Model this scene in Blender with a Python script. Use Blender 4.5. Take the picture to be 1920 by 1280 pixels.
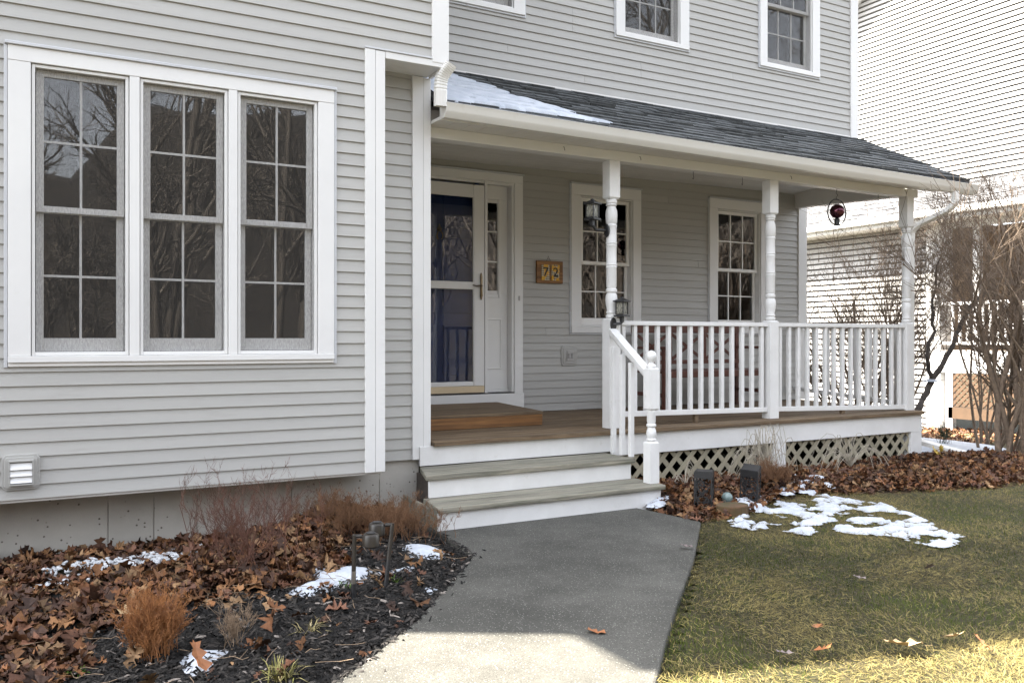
import bpy, math, random
import numpy as np
from mathutils import Vector, Matrix
R = math.radians
rnd = random.Random(7)
npr = np.random.default_rng(11)
for o in list(bpy.data.objects): bpy.data.objects.remove(o)
sc = bpy.context.scene
col = sc.collection

# ------------------------------------------------------------------ camera, sky, sun, exposure
cam_d = bpy.data.cameras.new("camera"); cam = bpy.data.objects.new("camera", cam_d); col.objects.link(cam)
cam.location = (0, 0, 1.26); cam.rotation_euler = (R(90), 0, R(-29.25))
cam_d.sensor_width = 36; cam_d.lens = 1625/1920*36; cam_d.shift_y = -0.0021
cam_d.clip_start = 0.05; cam_d.clip_end = 600
sc.camera = cam
SUNV = Vector((0.68, -0.41, -1.0)).normalized()
ELEV = math.asin(-SUNV.z); AZ = math.atan2(-SUNV.x, -SUNV.y)
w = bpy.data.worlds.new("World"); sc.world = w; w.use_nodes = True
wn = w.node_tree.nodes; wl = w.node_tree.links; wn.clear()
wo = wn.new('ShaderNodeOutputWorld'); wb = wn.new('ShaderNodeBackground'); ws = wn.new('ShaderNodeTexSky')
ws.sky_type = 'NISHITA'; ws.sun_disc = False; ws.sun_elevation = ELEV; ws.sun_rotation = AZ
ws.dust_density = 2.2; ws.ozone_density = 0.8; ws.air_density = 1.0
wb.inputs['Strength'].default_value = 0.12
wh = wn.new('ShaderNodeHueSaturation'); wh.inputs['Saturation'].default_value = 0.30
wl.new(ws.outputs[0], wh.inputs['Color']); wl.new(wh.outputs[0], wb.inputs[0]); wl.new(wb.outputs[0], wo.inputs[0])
sd = bpy.data.lights.new("sun", 'SUN'); sd.energy = 5.0; sd.angle = R(0.53); sd.color = (1.0, 0.93, 0.82)
sun = bpy.data.objects.new("sun", sd); col.objects.link(sun)
sun.rotation_euler = SUNV.to_track_quat('-Z', 'Y').to_euler(); sun.location = (-10, 12, 20)
sc.view_settings.view_transform = 'Standard'; sc.view_settings.look = 'None'
sc.view_settings.exposure = 3.0; sc.view_settings.gamma = 1; sc.view_settings.use_curve_mapping = False
sc.render.engine = 'CYCLES'

# ------------------------------------------------------------------ materials
def newmat(name):
    m = bpy.data.materials.new(name); m.use_nodes = True
    n = m.node_tree.nodes; l = m.node_tree.links
    return m, n, l, n['Principled BSDF']
def coords(n, l, scale=(1, 1, 1), obj=False, rot=(0, 0, 0)):
    g = n.new('ShaderNodeTexCoord') if obj else n.new('ShaderNodeNewGeometry')
    mp = n.new('ShaderNodeMapping'); mp.inputs['Scale'].default_value = scale; mp.inputs['Rotation'].default_value = rot
    l.new(g.outputs['Object' if obj else 'Position'], mp.inputs[0]); return mp.outputs[0]
def noise(n, l, vec, sc_, det=4, rough=0.6):
    t = n.new('ShaderNodeTexNoise'); t.inputs['Scale'].default_value = sc_
    t.inputs['Detail'].default_value = det; t.inputs['Roughness'].default_value = rough
    l.new(vec, t.inputs['Vector']); return t.outputs['Fac']
def ramp(n, l, fac, stops):
    r = n.new('ShaderNodeValToRGB'); e = r.color_ramp.elements
    while len(e) < len(stops): e.new(0.5)
    for el, (p, c) in zip(e, stops): el.position = p; el.color = (*c, 1)
    l.new(fac, r.inputs[0]); return r.outputs[0]
def bump(n, l, p, h, strength, dist=0.01):
    b = n.new('ShaderNodeBump'); b.inputs['Strength'].default_value = strength; b.inputs['Distance'].default_value = dist
    l.new(h, b.inputs['Height']); l.new(b.outputs[0], p.inputs['Normal']); return b
def mixc(n, l, fac, a, b, mode='MIX'):
    m = n.new('ShaderNodeMix'); m.data_type = 'RGBA'; m.blend_type = mode
    if isinstance(fac, (int, float)): m.inputs[0].default_value = fac
    else: l.new(fac, m.inputs[0])
    for s, v in ((6, a), (7, b)):
        if isinstance(v, tuple): m.inputs[s].default_value = (*v, 1)
        else: l.new(v, m.inputs[s])
    return m.outputs[2]
def pmat(name, c1, c2=None, s=6, rough=0.6, bs=0.0, bscale=80, stretch=(1, 1, 1), rand=0.0, det=5, spec=None, metal=0, dirt=None, obj=False, grain=None):
    m, n, l, p = newmat(name)
    v = coords(n, l, stretch, obj)
    c2 = c2 or tuple(x*0.9 for x in c1)
    out = ramp(n, l, noise(n, l, v, s, det), [(0.47, c1), (0.55, c2)] if name == 'snowy_shingle' else [(0.32, c1), (0.68, c2)])
    if dirt:
        dc, ds, lo, hi = dirt
        f = n.new('ShaderNodeMapRange'); f.inputs[1].default_value = lo; f.inputs[2].default_value = hi
        l.new(noise(n, l, v, ds, 6, 0.7), f.inputs[0]); out = mixc(n, l, f.outputs[0], out, dc)
    if grain:
        gs, lo, hi = grain
        gn = ramp(n, l, noise(n, l, coords(n, l, (1.2, 55, 55)), gs, 5, .7), [(.36, (lo,)*3), (.62, (hi,)*3)])
        out = mixc(n, l, 1.0, out, gn, 'MULTIPLY')
    if rand:
        oi = n.new('ShaderNodeObjectInfo'); mr = n.new('ShaderNodeMapRange')
        mr.inputs[3].default_value = 1-rand; mr.inputs[4].default_value = 1+rand
        l.new(oi.outputs['Random'], mr.inputs[0])
        vm = n.new('ShaderNodeVectorMath'); vm.operation = 'SCALE'; l.new(out, vm.inputs[0]); l.new(mr.outputs[0], vm.inputs['Scale']); out = vm.outputs[0]
    l.new(out, p.inputs['Base Color']); p.inputs['Roughness'].default_value = rough; p.inputs['Metallic'].default_value = metal
    if spec is not None: p.inputs['Specular IOR Level'].default_value = spec
    if bs: bump(n, l, p, noise(n, l, v, bscale, 4), bs, 0.004)
    return m
M = {}
M['siding'] = pmat('siding', (.395, .388, .366), (.378, .371, .352), s=1.2, rough=.55, bs=.12, bscale=60, stretch=(1, 1, 12), rand=.04, dirt=((.33, .315, .295), 2.5, .56, .8))
M['trim'] = pmat('trim_white', (.70, .695, .68), (.66, .655, .645), s=2, rough=.45, bs=.05, bscale=50, dirt=((.62, .60, .56), 5, .66, .9))
M['porch_paint'] = pmat('porch_paint', (.70, .695, .685), (.63, .625, .61), s=5, rough=.5, bs=.25, bscale=90, dirt=((.50, .48, .43), 9, .62, .85), rand=.02)
M['sash'] = pmat('sash_vinyl', (.80, .79, .77), (.76, .75, .735), s=4, rough=.45)
M['flash'] = pmat('drip_cap', (.52, .53, .55), (.48, .49, .51), s=4, rough=.4)
M['gutter'] = pmat('gutter_white', (.70, .69, .66), (.66, .65, .62), s=1.5, rough=.35, dirt=((.58, .55, .49), 6, .6, .9))
M['soffit'] = pmat('soffit', (.68, .665, .64), (.64, .625, .60), s=3, rough=.6)
M['ceil'] = pmat('porch_ceiling', (.62, .61, .59), (.58, .57, .55), s=3, rough=.6, rand=.03)
M['deck'] = pmat('deck_wood', (.125, .076, .038), (.205, .148, .088), s=3.2, rough=.75, bs=.5, bscale=30, stretch=(1, 9, 9), rand=.18, dirt=((.085, .058, .038), 5, .5, .8), grain=(1.0, .40, 1.15))
M['tread'] = pmat('weathered_tread', (.33, .30, .235), (.21, .205, .165), s=3.0, rough=.8, bs=.6, bscale=25, stretch=(1, 10, 10), rand=.06, dirt=((.13, .135, .085), 3.5, .50, .75), grain=(1.0, .38, 1.1))
M['tread_edge'] = pmat('weathered_board', (.24, .23, .19), (.14, .145, .11), s=4, rough=.85, bs=.6, bscale=25, stretch=(1, 6, 6))
M['lattice'] = pmat('lattice_wood', (.34, .30, .215), (.25, .23, .165), s=7, rough=.8, bs=.4, bscale=60, rand=.12)
M['step_wood'] = pmat('new_wood', (.26, .125, .040), (.17, .075, .022), s=2.6, rough=.6, bs=.3, bscale=22, stretch=(1, 5, 7), rand=.08, grain=(.8, .5, 1.2))
M['redwood'] = pmat('bench_wood', (.115, .040, .026), (.065, .022, .016), s=6, rough=.45, bs=.2, bscale=40, stretch=(1, 4, 4))
M['black'] = pmat('black_metal', (.012, .012, .013), (.02, .02, .021), s=20, rough=.45)
M['blackp'] = pmat('dark_bronze', (.022, .018, .014), (.03, .025, .02), s=20, rough=.35)
M['shingle'] = pmat('asphalt_shingle', (.038, .042, .044), (.098, .103, .105), s=14, rough=.9, bs=.8, bscale=300, rand=.3, det=8)
M['roofdark'] = pmat('roof_underlay', (.035, .038, .042), (.05, .052, .056), s=20, rough=.9)
M['snow'] = pmat('snow', (.52, .545, .59), (.40, .435, .49), s=11, rough=.7, bs=.9, bscale=85, dirt=((.20, .17, .14), 38, .66, .78))
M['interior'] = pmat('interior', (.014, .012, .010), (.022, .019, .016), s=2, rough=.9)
M['curtain'] = pmat('curtain', (.16, .165, .15), (.08, .085, .075), s=3, rough=.9, stretch=(14, 14, 1))
M['navy'] = pmat('navy_door', (.022, .060, .22), (.018, .048, .18), s=3, rough=.35)
M['brass'] = pmat('brass', (.55, .38, .14), (.48, .33, .12), s=9, rough=.3, metal=1)
M['bronzeh'] = pmat('bronze_handle', (.22, .17, .11), (.18, .14, .09), s=9, rough=.3, metal=1)
M['gold'] = pmat('door_sweep', (.62, .50, .33), (.56, .45, .30), s=5, rough=.35)
M['bark'] = pmat('bark', (.20, .145, .10), (.105, .078, .058), s=30, rough=.9, bs=.5, bscale=150)
M['bark2'] = pmat('bark_tan', (.30, .215, .14), (.19, .13, .085), s=30, rough=.9)
M['woods'] = pmat('woods_bark', (.11, .095, .08), (.065, .055, .047), s=3, rough=.9)
M['nback'] = pmat('lap_shadow_grey', (.11, .105, .10), (.09, .088, .085), s=3, rough=.8)  # dark backing stands in for the shade under the neighbour's clapboards
M['barkdark'] = pmat('bark_dark', (.075, .06, .05), (.05, .042, .036), s=20, rough=.9)
M['redstem'] = pmat('red_stem', (.13, .045, .024), (.075, .040, .026), s=20, rough=.7)
M['driedshrub'] = pmat('dried_shrub', (.21, .105, .048), (.115, .058, .028), s=25, rough=.9)
M['orangeshrub'] = pmat('orange_shrub', (.36, .15, .045), (.20, .085, .035), s=25, rough=.9)
M['vine'] = pmat('pale_vine', (.40, .36, .29), (.27, .24, .19), s=20, rough=.9)
M['stone'] = pmat('white_stone', (.58, .59, .60), (.42, .43, .45), s=12, rough=.8, rand=.1)
M['wovenplug'] = pmat('grey_plastic', (.40, .39, .375), (.36, .35, .34), s=8, rough=.5)
M['paleglass'] = pmat('frosted_glass', (.30, .29, .24), (.22, .21, .17), s=9, rough=.35)
M['ballglass'] = pmat('crackle_glass', (.19, .25, .24), (.10, .15, .15), s=18, rough=.2, bs=.4, bscale=40)
M['log'] = pmat('cut_log', (.11, .055, .026), (.05, .045, .014), s=9, rough=.85, bs=.5, bscale=60)
M['tile'] = None
M['nroof'] = pmat('snowy_shingle', (.17, .17, .175), (.022, .022, .024), s=2.6, rough=.9, stretch=(4, .8, 4), det=8, rand=.06)
M['nsiding'] = pmat('neighbor_siding', (.40, .39, .375), (.385, .375, .36), s=1.2, rough=.55, rand=.02)
M['nlattice'] = pmat('neighbor_lattice', (.085, .048, .024), (.06, .034, .016), s=8, rough=.8)
M['nbrown'] = pmat('neighbor_porch_wall', (.34, .25, .165), (.27, .19, .12), s=2, rough=.8, stretch=(1, 1, 3))
M['backdrop_hill'] = pmat('backdrop_hill', (.016, .012, .009), (.006, .005, .004), s=.6, rough=1, det=10)
M['ball'] = None

# concrete foundation with pits and stains
def concrete():
    m, n, l, p = newmat('foundation_concrete'); v = coords(n, l)
    c = ramp(n, l, noise(n, l, v, 2.2, 6, .65), [(.3, (.36, .34, .305)), (.7, (.47, .445, .40))])
    pit = n.new('ShaderNodeTexVoronoi'); pit.inputs['Scale'].default_value = 26; pit.inputs['Randomness'].default_value = 1; l.new(v, pit.inputs['Vector'])
    mr = n.new('ShaderNodeMapRange'); mr.inputs[1].default_value = .10; mr.inputs[2].default_value = .20; l.new(pit.outputs['Distance'], mr.inputs[0])
    sel = n.new('ShaderNodeMath'); sel.operation = 'GREATER_THAN'; sel.inputs[1].default_value = .50
    l.new(noise(n, l, v, 9, 2), sel.inputs[0])
    mx = n.new('ShaderNodeMath'); mx.operation = 'MAXIMUM'
    inv = n.new('ShaderNodeMath'); inv.operation = 'SUBTRACT'; inv.inputs[0].default_value = 1; l.new(sel.outputs[0], inv.inputs[1])
    l.new(mr.outputs[0], mx.inputs[0]); l.new(inv.outputs[0], mx.inputs[1])
    c2 = mixc(n, l, mx.outputs[0], (.11, .095, .08), c)
    l.new(c2, p.inputs['Base Color']); p.inputs['Roughness'].default_value = .9
    bump(n, l, p, mx.outputs[0], .5, .004); return m
M['concrete'] = concrete()
def pathmat():
    m, n, l, p = newmat('exposed_aggregate'); v = coords(n, l)
    base = ramp(n, l, noise(n, l, v, 1.6, 7, .68), [(.33, (.034, .033, .027)), (.5, (.055, .053, .045)), (.68, (.084, .081, .070))])
    f1 = noise(n, l, v, 170, 2, .5)
    spec = n.new('ShaderNodeTexVoronoi'); spec.inputs['Scale'].default_value = 95; l.new(v, spec.inputs['Vector'])
    mr = n.new('ShaderNodeMapRange'); mr.inputs[1].default_value = .20; mr.inputs[2].default_value = .30; l.new(spec.outputs['Distance'], mr.inputs[0])
    bw = n.new('ShaderNodeRGBToBW'); l.new(spec.outputs['Color'], bw.inputs[0])
    gt = n.new('ShaderNodeMath'); gt.operation = 'LESS_THAN'; gt.inputs[1].default_value = .56; l.new(bw.outputs[0], gt.inputs[0])
    mx = n.new('ShaderNodeMath'); mx.operation = 'MAXIMUM'; l.new(mr.outputs[0], mx.inputs[0]); l.new(gt.outputs[0], mx.inputs[1])
    c = mixc(n, l, mx.outputs[0], (.22, .215, .19), base)
    c = mixc(n, l, 0.7, c, ramp(n, l, f1, [(.35, (.55, .55, .55)), (.65, (1.35, 1.35, 1.35))]), 'MULTIPLY')
    l.new(c, p.inputs['Base Color']); p.inputs['Roughness'].default_value = .85
    bump(n, l, p, f1, .6, .004); return m
M['path'] = pathmat()
def groundmat():
    m, n, l, p = newmat('lawn_soil'); v = coords(n, l)
    c = ramp(n, l, noise(n, l, v, 2.2, 8, .7), [(.3, (.016, .022, .003)), (.5, (.036, .028, .008)), (.7, (.022, .024, .004))])
    l.new(c, p.inputs['Base Color']); p.inputs['Roughness'].default_value = 1
    bump(n, l, p, noise(n, l, v, 60, 6, .7), .9, .02); return m
M['lawn'] = groundmat()
def bedmat(name, a, b):
    m, n, l, p = newmat(name); v = coords(n, l)
    c = ramp(n, l, noise(n, l, v, 40, 6, .7), [(.35, a), (.65, b)])
    l.new(c, p.inputs['Base Color']); p.inputs['Roughness'].default_value = 1; bump(n, l, p, noise(n, l, v, 50, 6, .7), 1, .02); return m
M['mulch'] = bedmat('mulch_soil', (.008, .007, .006), (.022, .018, .015))
M['leafbase'] = bedmat('leaf_soil', (.030, .017, .010), (.075, .042, .022))
def attrmat(name, rough=.8, trans=0.0, spec=.3):
    m, n, l, p = newmat(name)
    a = n.new('ShaderNodeAttribute'); a.attribute_name = 'Col'
    v = coords(n, l); c = mixc(n, l, .8, a.outputs['Color'], ramp(n, l, noise(n, l, v, 90, 3), [(.3, (.65, .62, .6)), (.7, (1.25, 1.25, 1.25))]), 'MULTIPLY')
    l.new(c, p.inputs['Base Color']); p.inputs['Roughness'].default_value = rough; p.inputs['Specular IOR Level'].default_value = spec
    return m
M['leaves'] = attrmat('dead_oak_leaves', .65); M['grass'] = attrmat('grass_blades', .8, spec=.2); M['chips'] = attrmat('mulch_chips', .75)
def leafone(name, a, b):
    return pmat(name, a, b, s=30, rough=.6, bs=.2, bscale=120)
M['leafA'] = leafone('oak_leaf_orange', (.34, .13, .045), (.22, .085, .03))
M['leafB'] = leafone('oak_leaf_tan', (.42, .30, .16), (.33, .22, .11))
M['leafC'] = leafone('oak_leaf_grey', (.20, .16, .15), (.13, .10, .095))
def glassmat(name='window_glass', tint=.8, ior=1.6):
    m, n, l, p = newmat(name); n.remove(p)
    o = n['Material Output']; f = n.new('ShaderNodeFresnel'); f.inputs[0].default_value = ior
    t = n.new('ShaderNodeBsdfTransparent'); t.inputs[0].default_value = (tint, tint, tint, 1)
    g = n.new('ShaderNodeBsdfGlossy'); g.inputs['Roughness'].default_value = .01; g.inputs[0].default_value = (.95, .95, .95, 1)
    v = coords(n, l); b = n.new('ShaderNodeBump'); b.inputs['Strength'].default_value = .05; b.inputs['Distance'].default_value = .01
    l.new(noise(n, l, v, 3, 1), b.inputs['Height']); l.new(b.outputs[0], g.inputs['Normal'])
    mx = n.new('ShaderNodeMixShader'); l.new(f.outputs[0], mx.inputs[0]); l.new(t.outputs[0], mx.inputs[1]); l.new(g.outputs[0], mx.inputs[2])
    l.new(mx.outputs[0], o.inputs[0]); return m
M['glass'] = glassmat('window_glass', .7, 1.9); M['stormglass'] = glassmat('storm_glass', .85, 1.62)
def screenmat():
    m, n, l, p = newmat('insect_screen'); o = n['Material Output']; n.remove(p)
    v = coords(n, l, (1, 1, .12))
    t = n.new('ShaderNodeBsdfTransparent'); d = n.new('ShaderNodeBsdfDiffuse'); d.inputs[0].default_value = (.075, .070, .064, 1)
    mr = n.new('ShaderNodeMapRange'); mr.inputs[1].default_value = .3; mr.inputs[2].default_value = .7; mr.inputs[3].default_value = .13; mr.inputs[4].default_value = .30
    l.new(noise(n, l, v, 420, 2, .6), mr.inputs[0])
    mx = n.new('ShaderNodeMixShader'); l.new(mr.outputs[0], mx.inputs[0]); l.new(t.outputs[0], mx.inputs[1]); l.new(d.outputs[0], mx.inputs[2])
    l.new(mx.outputs[0], o.inputs[0]); return m
M['screen'] = screenmat()
def ballmat():
    m, n, l, p = newmat('gazing_glass'); v = coords(n, l)
    c = ramp(n, l, noise(n, l, v, 14, 4), [(.35, (.05, .012, .025)), (.65, (.12, .045, .06))])
    l.new(c, p.inputs['Base Color']); p.inputs['Metallic'].default_value = .85; p.inputs['Roughness'].default_value = .07; return m
M['ball'] = ballmat()
def tilemat():
    m, n, l, p = newmat('number_tile'); v = coords(n, l, (1, 1, 1), False, (0, R(45), 0))
    ch = n.new('ShaderNodeTexChecker'); ch.inputs['Scale'].default_value = 70
    ch.inputs['Color1'].default_value = (.55, .50, .36, 1); ch.inputs['Color2'].default_value = (.10, .06, .02, 1)
    l.new(v, ch.inputs['Vector'])
    c = ramp(n, l, noise(n, l, v, 16, 2), [(.45, (.62, .33, .02)), (.5, (.62, .33, .02))])
    s = n.new('ShaderNodeMath'); s.operation = 'GREATER_THAN'; s.inputs[1].default_value = .5; l.new(noise(n, l, v, 14, 2), s.inputs[0])
    l.new(mixc(n, l, s.outputs[0], ch.outputs[0], c), p.inputs['Base Color']); p.inputs['Roughness'].default_value = .3; return m
M['tile'] = tilemat()

# ------------------------------------------------------------------ mesh helpers
class MB:
    def __init__(s): s.v = []; s.f = []
    def add(s, vs, fs):
        b = len(s.v); s.v += [tuple(p) for p in vs]; s.f += [tuple(b+i for i in f) for f in fs]; return s
    def box(s, x0, x1, y0, y1, z0, z1, xf=None):
        vs = [(x0, y0, z0), (x1, y0, z0), (x1, y1, z0), (x0, y1, z0), (x0, y0, z1), (x1, y0, z1), (x1, y1, z1), (x0, y1, z1)]
        if xf: vs = [xf(*p) for p in vs]
        return s.add(vs, [(0, 3, 2, 1), (4, 5, 6, 7), (0, 1, 5, 4), (1, 2, 6, 5), (2, 3, 7, 6), (3, 0, 4, 7)])
    def hexa(s, vs): return s.add(vs, [(0, 3, 2, 1), (4, 5, 6, 7), (0, 1, 5, 4), (1, 2, 6, 5), (2, 3, 7, 6), (3, 0, 4, 7)])
    def bar(s, a, b, wd, th, up=(0, 0, 1)):
        a = Vector(a); b = Vector(b); d = (b-a).normalized(); u = Vector(up)
        if abs(d.dot(u)) > .95: u = Vector((1, 0, 0))
        e = d.cross(u).normalized()*wd/2; g = e.cross(d).normalized()*th/2
        return s.add([a-e-g, a+e-g, a+e+g, a-e+g, b-e-g, b+e-g, b+e+g, b-e+g], [(0, 3, 2, 1), (4, 5, 6, 7), (0, 1, 5, 4), (1, 2, 6, 5), (2, 3, 7, 6), (3, 0, 4, 7)])
    def lathe(s, prof, c, n=16):
        vs = []; fs = []
        for (r, z) in prof:
            for i in range(n):
                a = 2*math.pi*i/n; vs.append((c[0]+r*math.cos(a), c[1]+r*math.sin(a), c[2]+z))
        for j in range(len(prof)-1):
            for i in range(n):
                k = (i+1) % n; fs.append((j*n+i, j*n+k, (j+1)*n+k, (j+1)*n+i))
        fs.append(tuple(range(n-1, -1, -1))); fs.append(tuple((len(prof)-1)*n+i for i in range(n)))
        return s.add(vs, fs)
    def tube(s, pts, r, n=6, cap=True):
        pts = [Vector(p) for p in pts]; vs = []; fs = []; m = len(pts)
        rr = r if isinstance(r, (list, tuple)) else [r]*m
        ref = None
        for i, p in enumerate(pts):
            d = (pts[min(i+1, m-1)]-pts[max(i-1, 0)]).normalized()
            if ref is None:
                ref = Vector((0, 0, 1)) if abs(d.z) < .9 else Vector((1, 0, 0))
            e = d.cross(ref).normalized(); g = e.cross(d).normalized(); ref = g
            for k in range(n):
                a = 2*math.pi*k/n; vs.append(p+e*math.cos(a)*rr[i]+g*math.sin(a)*rr[i])
        for i in range(m-1):
            for k in range(n):
                q = (k+1) % n; fs.append((i*n+k, i*n+q, (i+1)*n+q, (i+1)*n+k))
        if cap: fs.append(tuple(range(n-1, -1, -1))); fs.append(tuple((m-1)*n+k for k in range(n)))
        return s.add(vs, fs)
    def extr(s, prof, a, b):   # prof: list of (dy,dz) closed; from a to b along roughly X
        n = len(prof); vs = [(a[0], a[1]+y, a[2]+z) for y, z in prof]+[(b[0], b[1]+y, b[2]+z) for y, z in prof]
        fs = [(i, (i+1) % n, n+(i+1) % n, n+i) for i in range(n)]+[tuple(range(n-1, -1, -1)), tuple(range(n, 2*n))]
        return s.add(vs, fs)
    def mesh(s, name):
        me = bpy.data.meshes.new(name); me.from_pydata(s.v, [], s.f); me.update(); return me
    def build(s, name, mat, parent=None, bevel=0, smooth=False, fix=True):
        me = s.mesh(name)
        if fix:
            import bmesh
            bm = bmesh.new(); bm.from_mesh(me); bmesh.ops.recalc_face_normals(bm, faces=bm.faces); bm.to_mesh(me); bm.free()
        me.materials.append(mat); o = bpy.data.objects.new(name, me); col.objects.link(o); o.parent = parent
        if bevel:
            bv = o.modifiers.new('bevel', 'BEVEL'); bv.width = bevel; bv.segments = 2; bv.limit_method = 'ANGLE'; bv.angle_limit = R(40)
        if smooth:
            for p in me.polygons: p.use_smooth = True
            me.set_sharp_from_angle(angle=R(38))
        return o
def empty(name, loc=(0, 0, 0), label=None, cat=None, group=None, parent=None):
    o = bpy.data.objects.new(name, None); col.objects.link(o); o.location = loc; o.empty_display_size = .1
    o.parent = parent
    if label: tag(o, label, cat, group)
    return o
def tag(o, label=None, cat=None, group=None, kind=None):
    if label: o['label'] = label
    if cat: o['category'] = cat
    if group: o['group'] = group
    if kind: o['kind'] = kind
    return o
def link(name, me, parent, loc=(0, 0, 0), scale=(1, 1, 1), rot=(0, 0, 0)):
    o = bpy.data.objects.new(name, me); col.objects.link(o); o.parent = parent
    o.location = loc; o.scale = scale; o.rotation_euler = rot; return o
def local(o, root):   # children given in world coordinates under an empty at loc
    o.location = Vector(o.location)-root.location
def bulk(name, verts, tris, mat, colors=None, parent=None, smooth=False):
    verts = np.asarray(verts, np.float32); tris = np.asarray(tris, np.int32); k = tris.shape[1]
    me = bpy.data.meshes.new(name); me.vertices.add(len(verts)); me.vertices.foreach_set('co', verts.ravel())
    me.loops.add(tris.size); me.loops.foreach_set('vertex_index', tris.ravel())
    me.polygons.add(len(tris)); me.polygons.foreach_set('loop_start', np.arange(0, tris.size, k, dtype=np.int32))
    me.polygons.foreach_set('loop_total', np.full(len(tris), k, np.int32))
    if smooth: me.polygons.foreach_set('use_smooth', np.ones(len(tris), bool))
    me.update(calc_edges=True)
    if colors is not None:
        a = me.color_attributes.new('Col', 'FLOAT_COLOR', 'POINT'); c = np.ones((len(verts), 4), np.float32); c[:, :3] = colors; a.data.foreach_set('color', c.ravel())
    me.materials.append(mat); o = bpy.data.objects.new(name, me); col.objects.link(o); o.parent = parent; return o
def vnoise(x, y, seed=0):
    xi = np.floor(x).astype(int); yi = np.floor(y).astype(int); fx = x-xi; fy = y-yi
    fx = fx*fx*(3-2*fx); fy = fy*fy*(3-2*fy)
    def h(a, b):
        n = (a*374761393+b*668265263+seed*1442695) & 0x7fffffff; n = ((n ^ (n >> 13))*1274126177) & 0x7fffffff
        return ((n ^ (n >> 16)) & 0xffff)/65535.
    return (h(xi, yi)*(1-fx)+h(xi+1, yi)*fx)*(1-fy)+(h(xi, yi+1)*(1-fx)+h(xi+1, yi+1)*fx)*fy
def fbm(x, y, s, seed=0, oct=4):
    t = 0; a = 1; tot = 0
    for k in range(oct): t = t+a*vnoise(x*s*2**k, y*s*2**k, seed+k); tot += a; a *= .5
    return t/tot
def sdist(px, py, poly):   # + inside
    d = np.full(px.shape, 1e9); ins = np.zeros(px.shape, bool); n = len(poly)
    for i in range(n):
        x0, y0 = poly[i]; x1, y1 = poly[(i+1) % n]; ex, ey = x1-x0, y1-y0
        t = np.clip(((px-x0)*ex+(py-y0)*ey)/(ex*ex+ey*ey+1e-12), 0, 1)
        d = np.minimum(d, np.hypot(px-x0-t*ex, py-y0-t*ey))
        c = ((y0 > py) != (y1 > py)) & (px < (x1-x0)*(py-y0)/(y1-y0+1e-12)+x0); ins ^= c
    return np.where(ins, d, -d)
def gz(x, y):
    t = np.clip((np.asarray(x)-8.8)/6.0, 0, 1); t = t*t*(3-2*t); return -.48*t
BEVEL = .003

# ------------------------------------------------------------------ setting: ground, path, beds
def grid_sheet(name, x0, x1, y0, y1, res, zf, mat, poly=None, jitter=0):
    nx = int((x1-x0)/res)+1; ny = int((y1-y0)/res)+1
    X, Y = np.meshgrid(np.linspace(x0, x1, nx), np.linspace(y0, y1, ny)); Zv = zf(X, Y)
    idx = np.arange(nx*ny).reshape(ny, nx)
    q = np.stack([idx[:-1, :-1], idx[:-1, 1:], idx[1:, 1:], idx[1:, :-1]], -1).reshape(-1, 4)
    if poly is not None:
        cx = X.ravel()[q].mean(1); cy = Y.ravel()[q].mean(1); q = q[sdist(cx, cy, poly) > 0]
    return bulk(name, np.stack([X.ravel(), Y.ravel(), Zv.ravel()], 1), q, mat, smooth=True)
o = grid_sheet('ground', -90, 110, -90, 110, 1.0, lambda x, y: gz(x, y)-.045, M['lawn']); tag(o, kind='structure')
PATH = [(2.30, 5.9), (2.34, 5.16), (2.30, 4.86), (2.275, 4.52), (2.03, 4.22), (1.69, 3.80), (1.52, 3.59), (1.36, 3.44), (1.137, 3.216), (.98, 3.09), (.3, 2.5), (-1.2, 1.2), (-3, -.6), (-1.2, -1.4), (.6, 1.2), (2.0, 2.50), (2.335, 2.85), (2.715, 3.23), (3.32, 3.81), (4.06, 4.58), (4.03, 4.86), (3.97, 5.25), (4.0, 5.9)]
def poly_slab(name, poly, z0, z1, mat):
    n = len(poly); mb = MB(); mb.add([(x, y, z0) for x, y in poly]+[(x, y, z1) for x, y in poly], [tuple(range(n-1, -1, -1)), tuple(range(n, 2*n))]+[(i, (i+1) % n, n+(i+1) % n, n+i) for i in range(n)])
    return mb.build(name, mat, bevel=.012)
o = poly_slab('walkway', PATH, -.10, .004, M['path']); tag(o, kind='structure')
BED = [(-2.4, 5.99), (2.42, 5.99), (2.36, 5.2), (2.31, 4.86), (2.285, 4.52), (2.04, 4.22), (1.70, 3.80), (1.53, 3.59), (1.37, 3.44), (1.145, 3.216), (.99, 3.09), (.3, 2.48), (-1.4, 1.6), (-2.6, 3.0)]
def bedz(x, y):
    d = sdist(x, y, BED); t = np.clip(d/.25, 0, 1); return -.03+.035*t+.035*(fbm(x, y, 6, 3)-.4)*t-.075*np.clip((y-4.5)/1.3, 0, 1)*np.clip((2.0-x)/.6, 0, 1)
o = grid_sheet('mulch_bed', -2.6, 2.5, 1.5, 6.0, .04, bedz, M['mulch'], BED); tag(o, kind='structure')
RBED = [(4.02, 5.97), (4.06, 4.62), (4.6, 4.66), (5.0, 4.85), (5.6, 4.98), (6.3, 4.72), (7.2, 4.45), (8.4, 4.5), (10.5, 5.2), (11.8, 5.7), (10.4, 6.0), (9.2, 5.75), (8.3, 5.97)]
def rbedz(x, y):
    d = sdist(x, y, RBED); t = np.clip(d/.3, 0, 1); return gz(x, y)-.035+.05*t+.05*(fbm(x, y, 5, 9)-.3)*t
o = grid_sheet('leaf_bed', 4.0, 11.6, 4.3, 7.3, .05, rbedz, M['leafbase'], RBED); tag(o, kind='structure')
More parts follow.
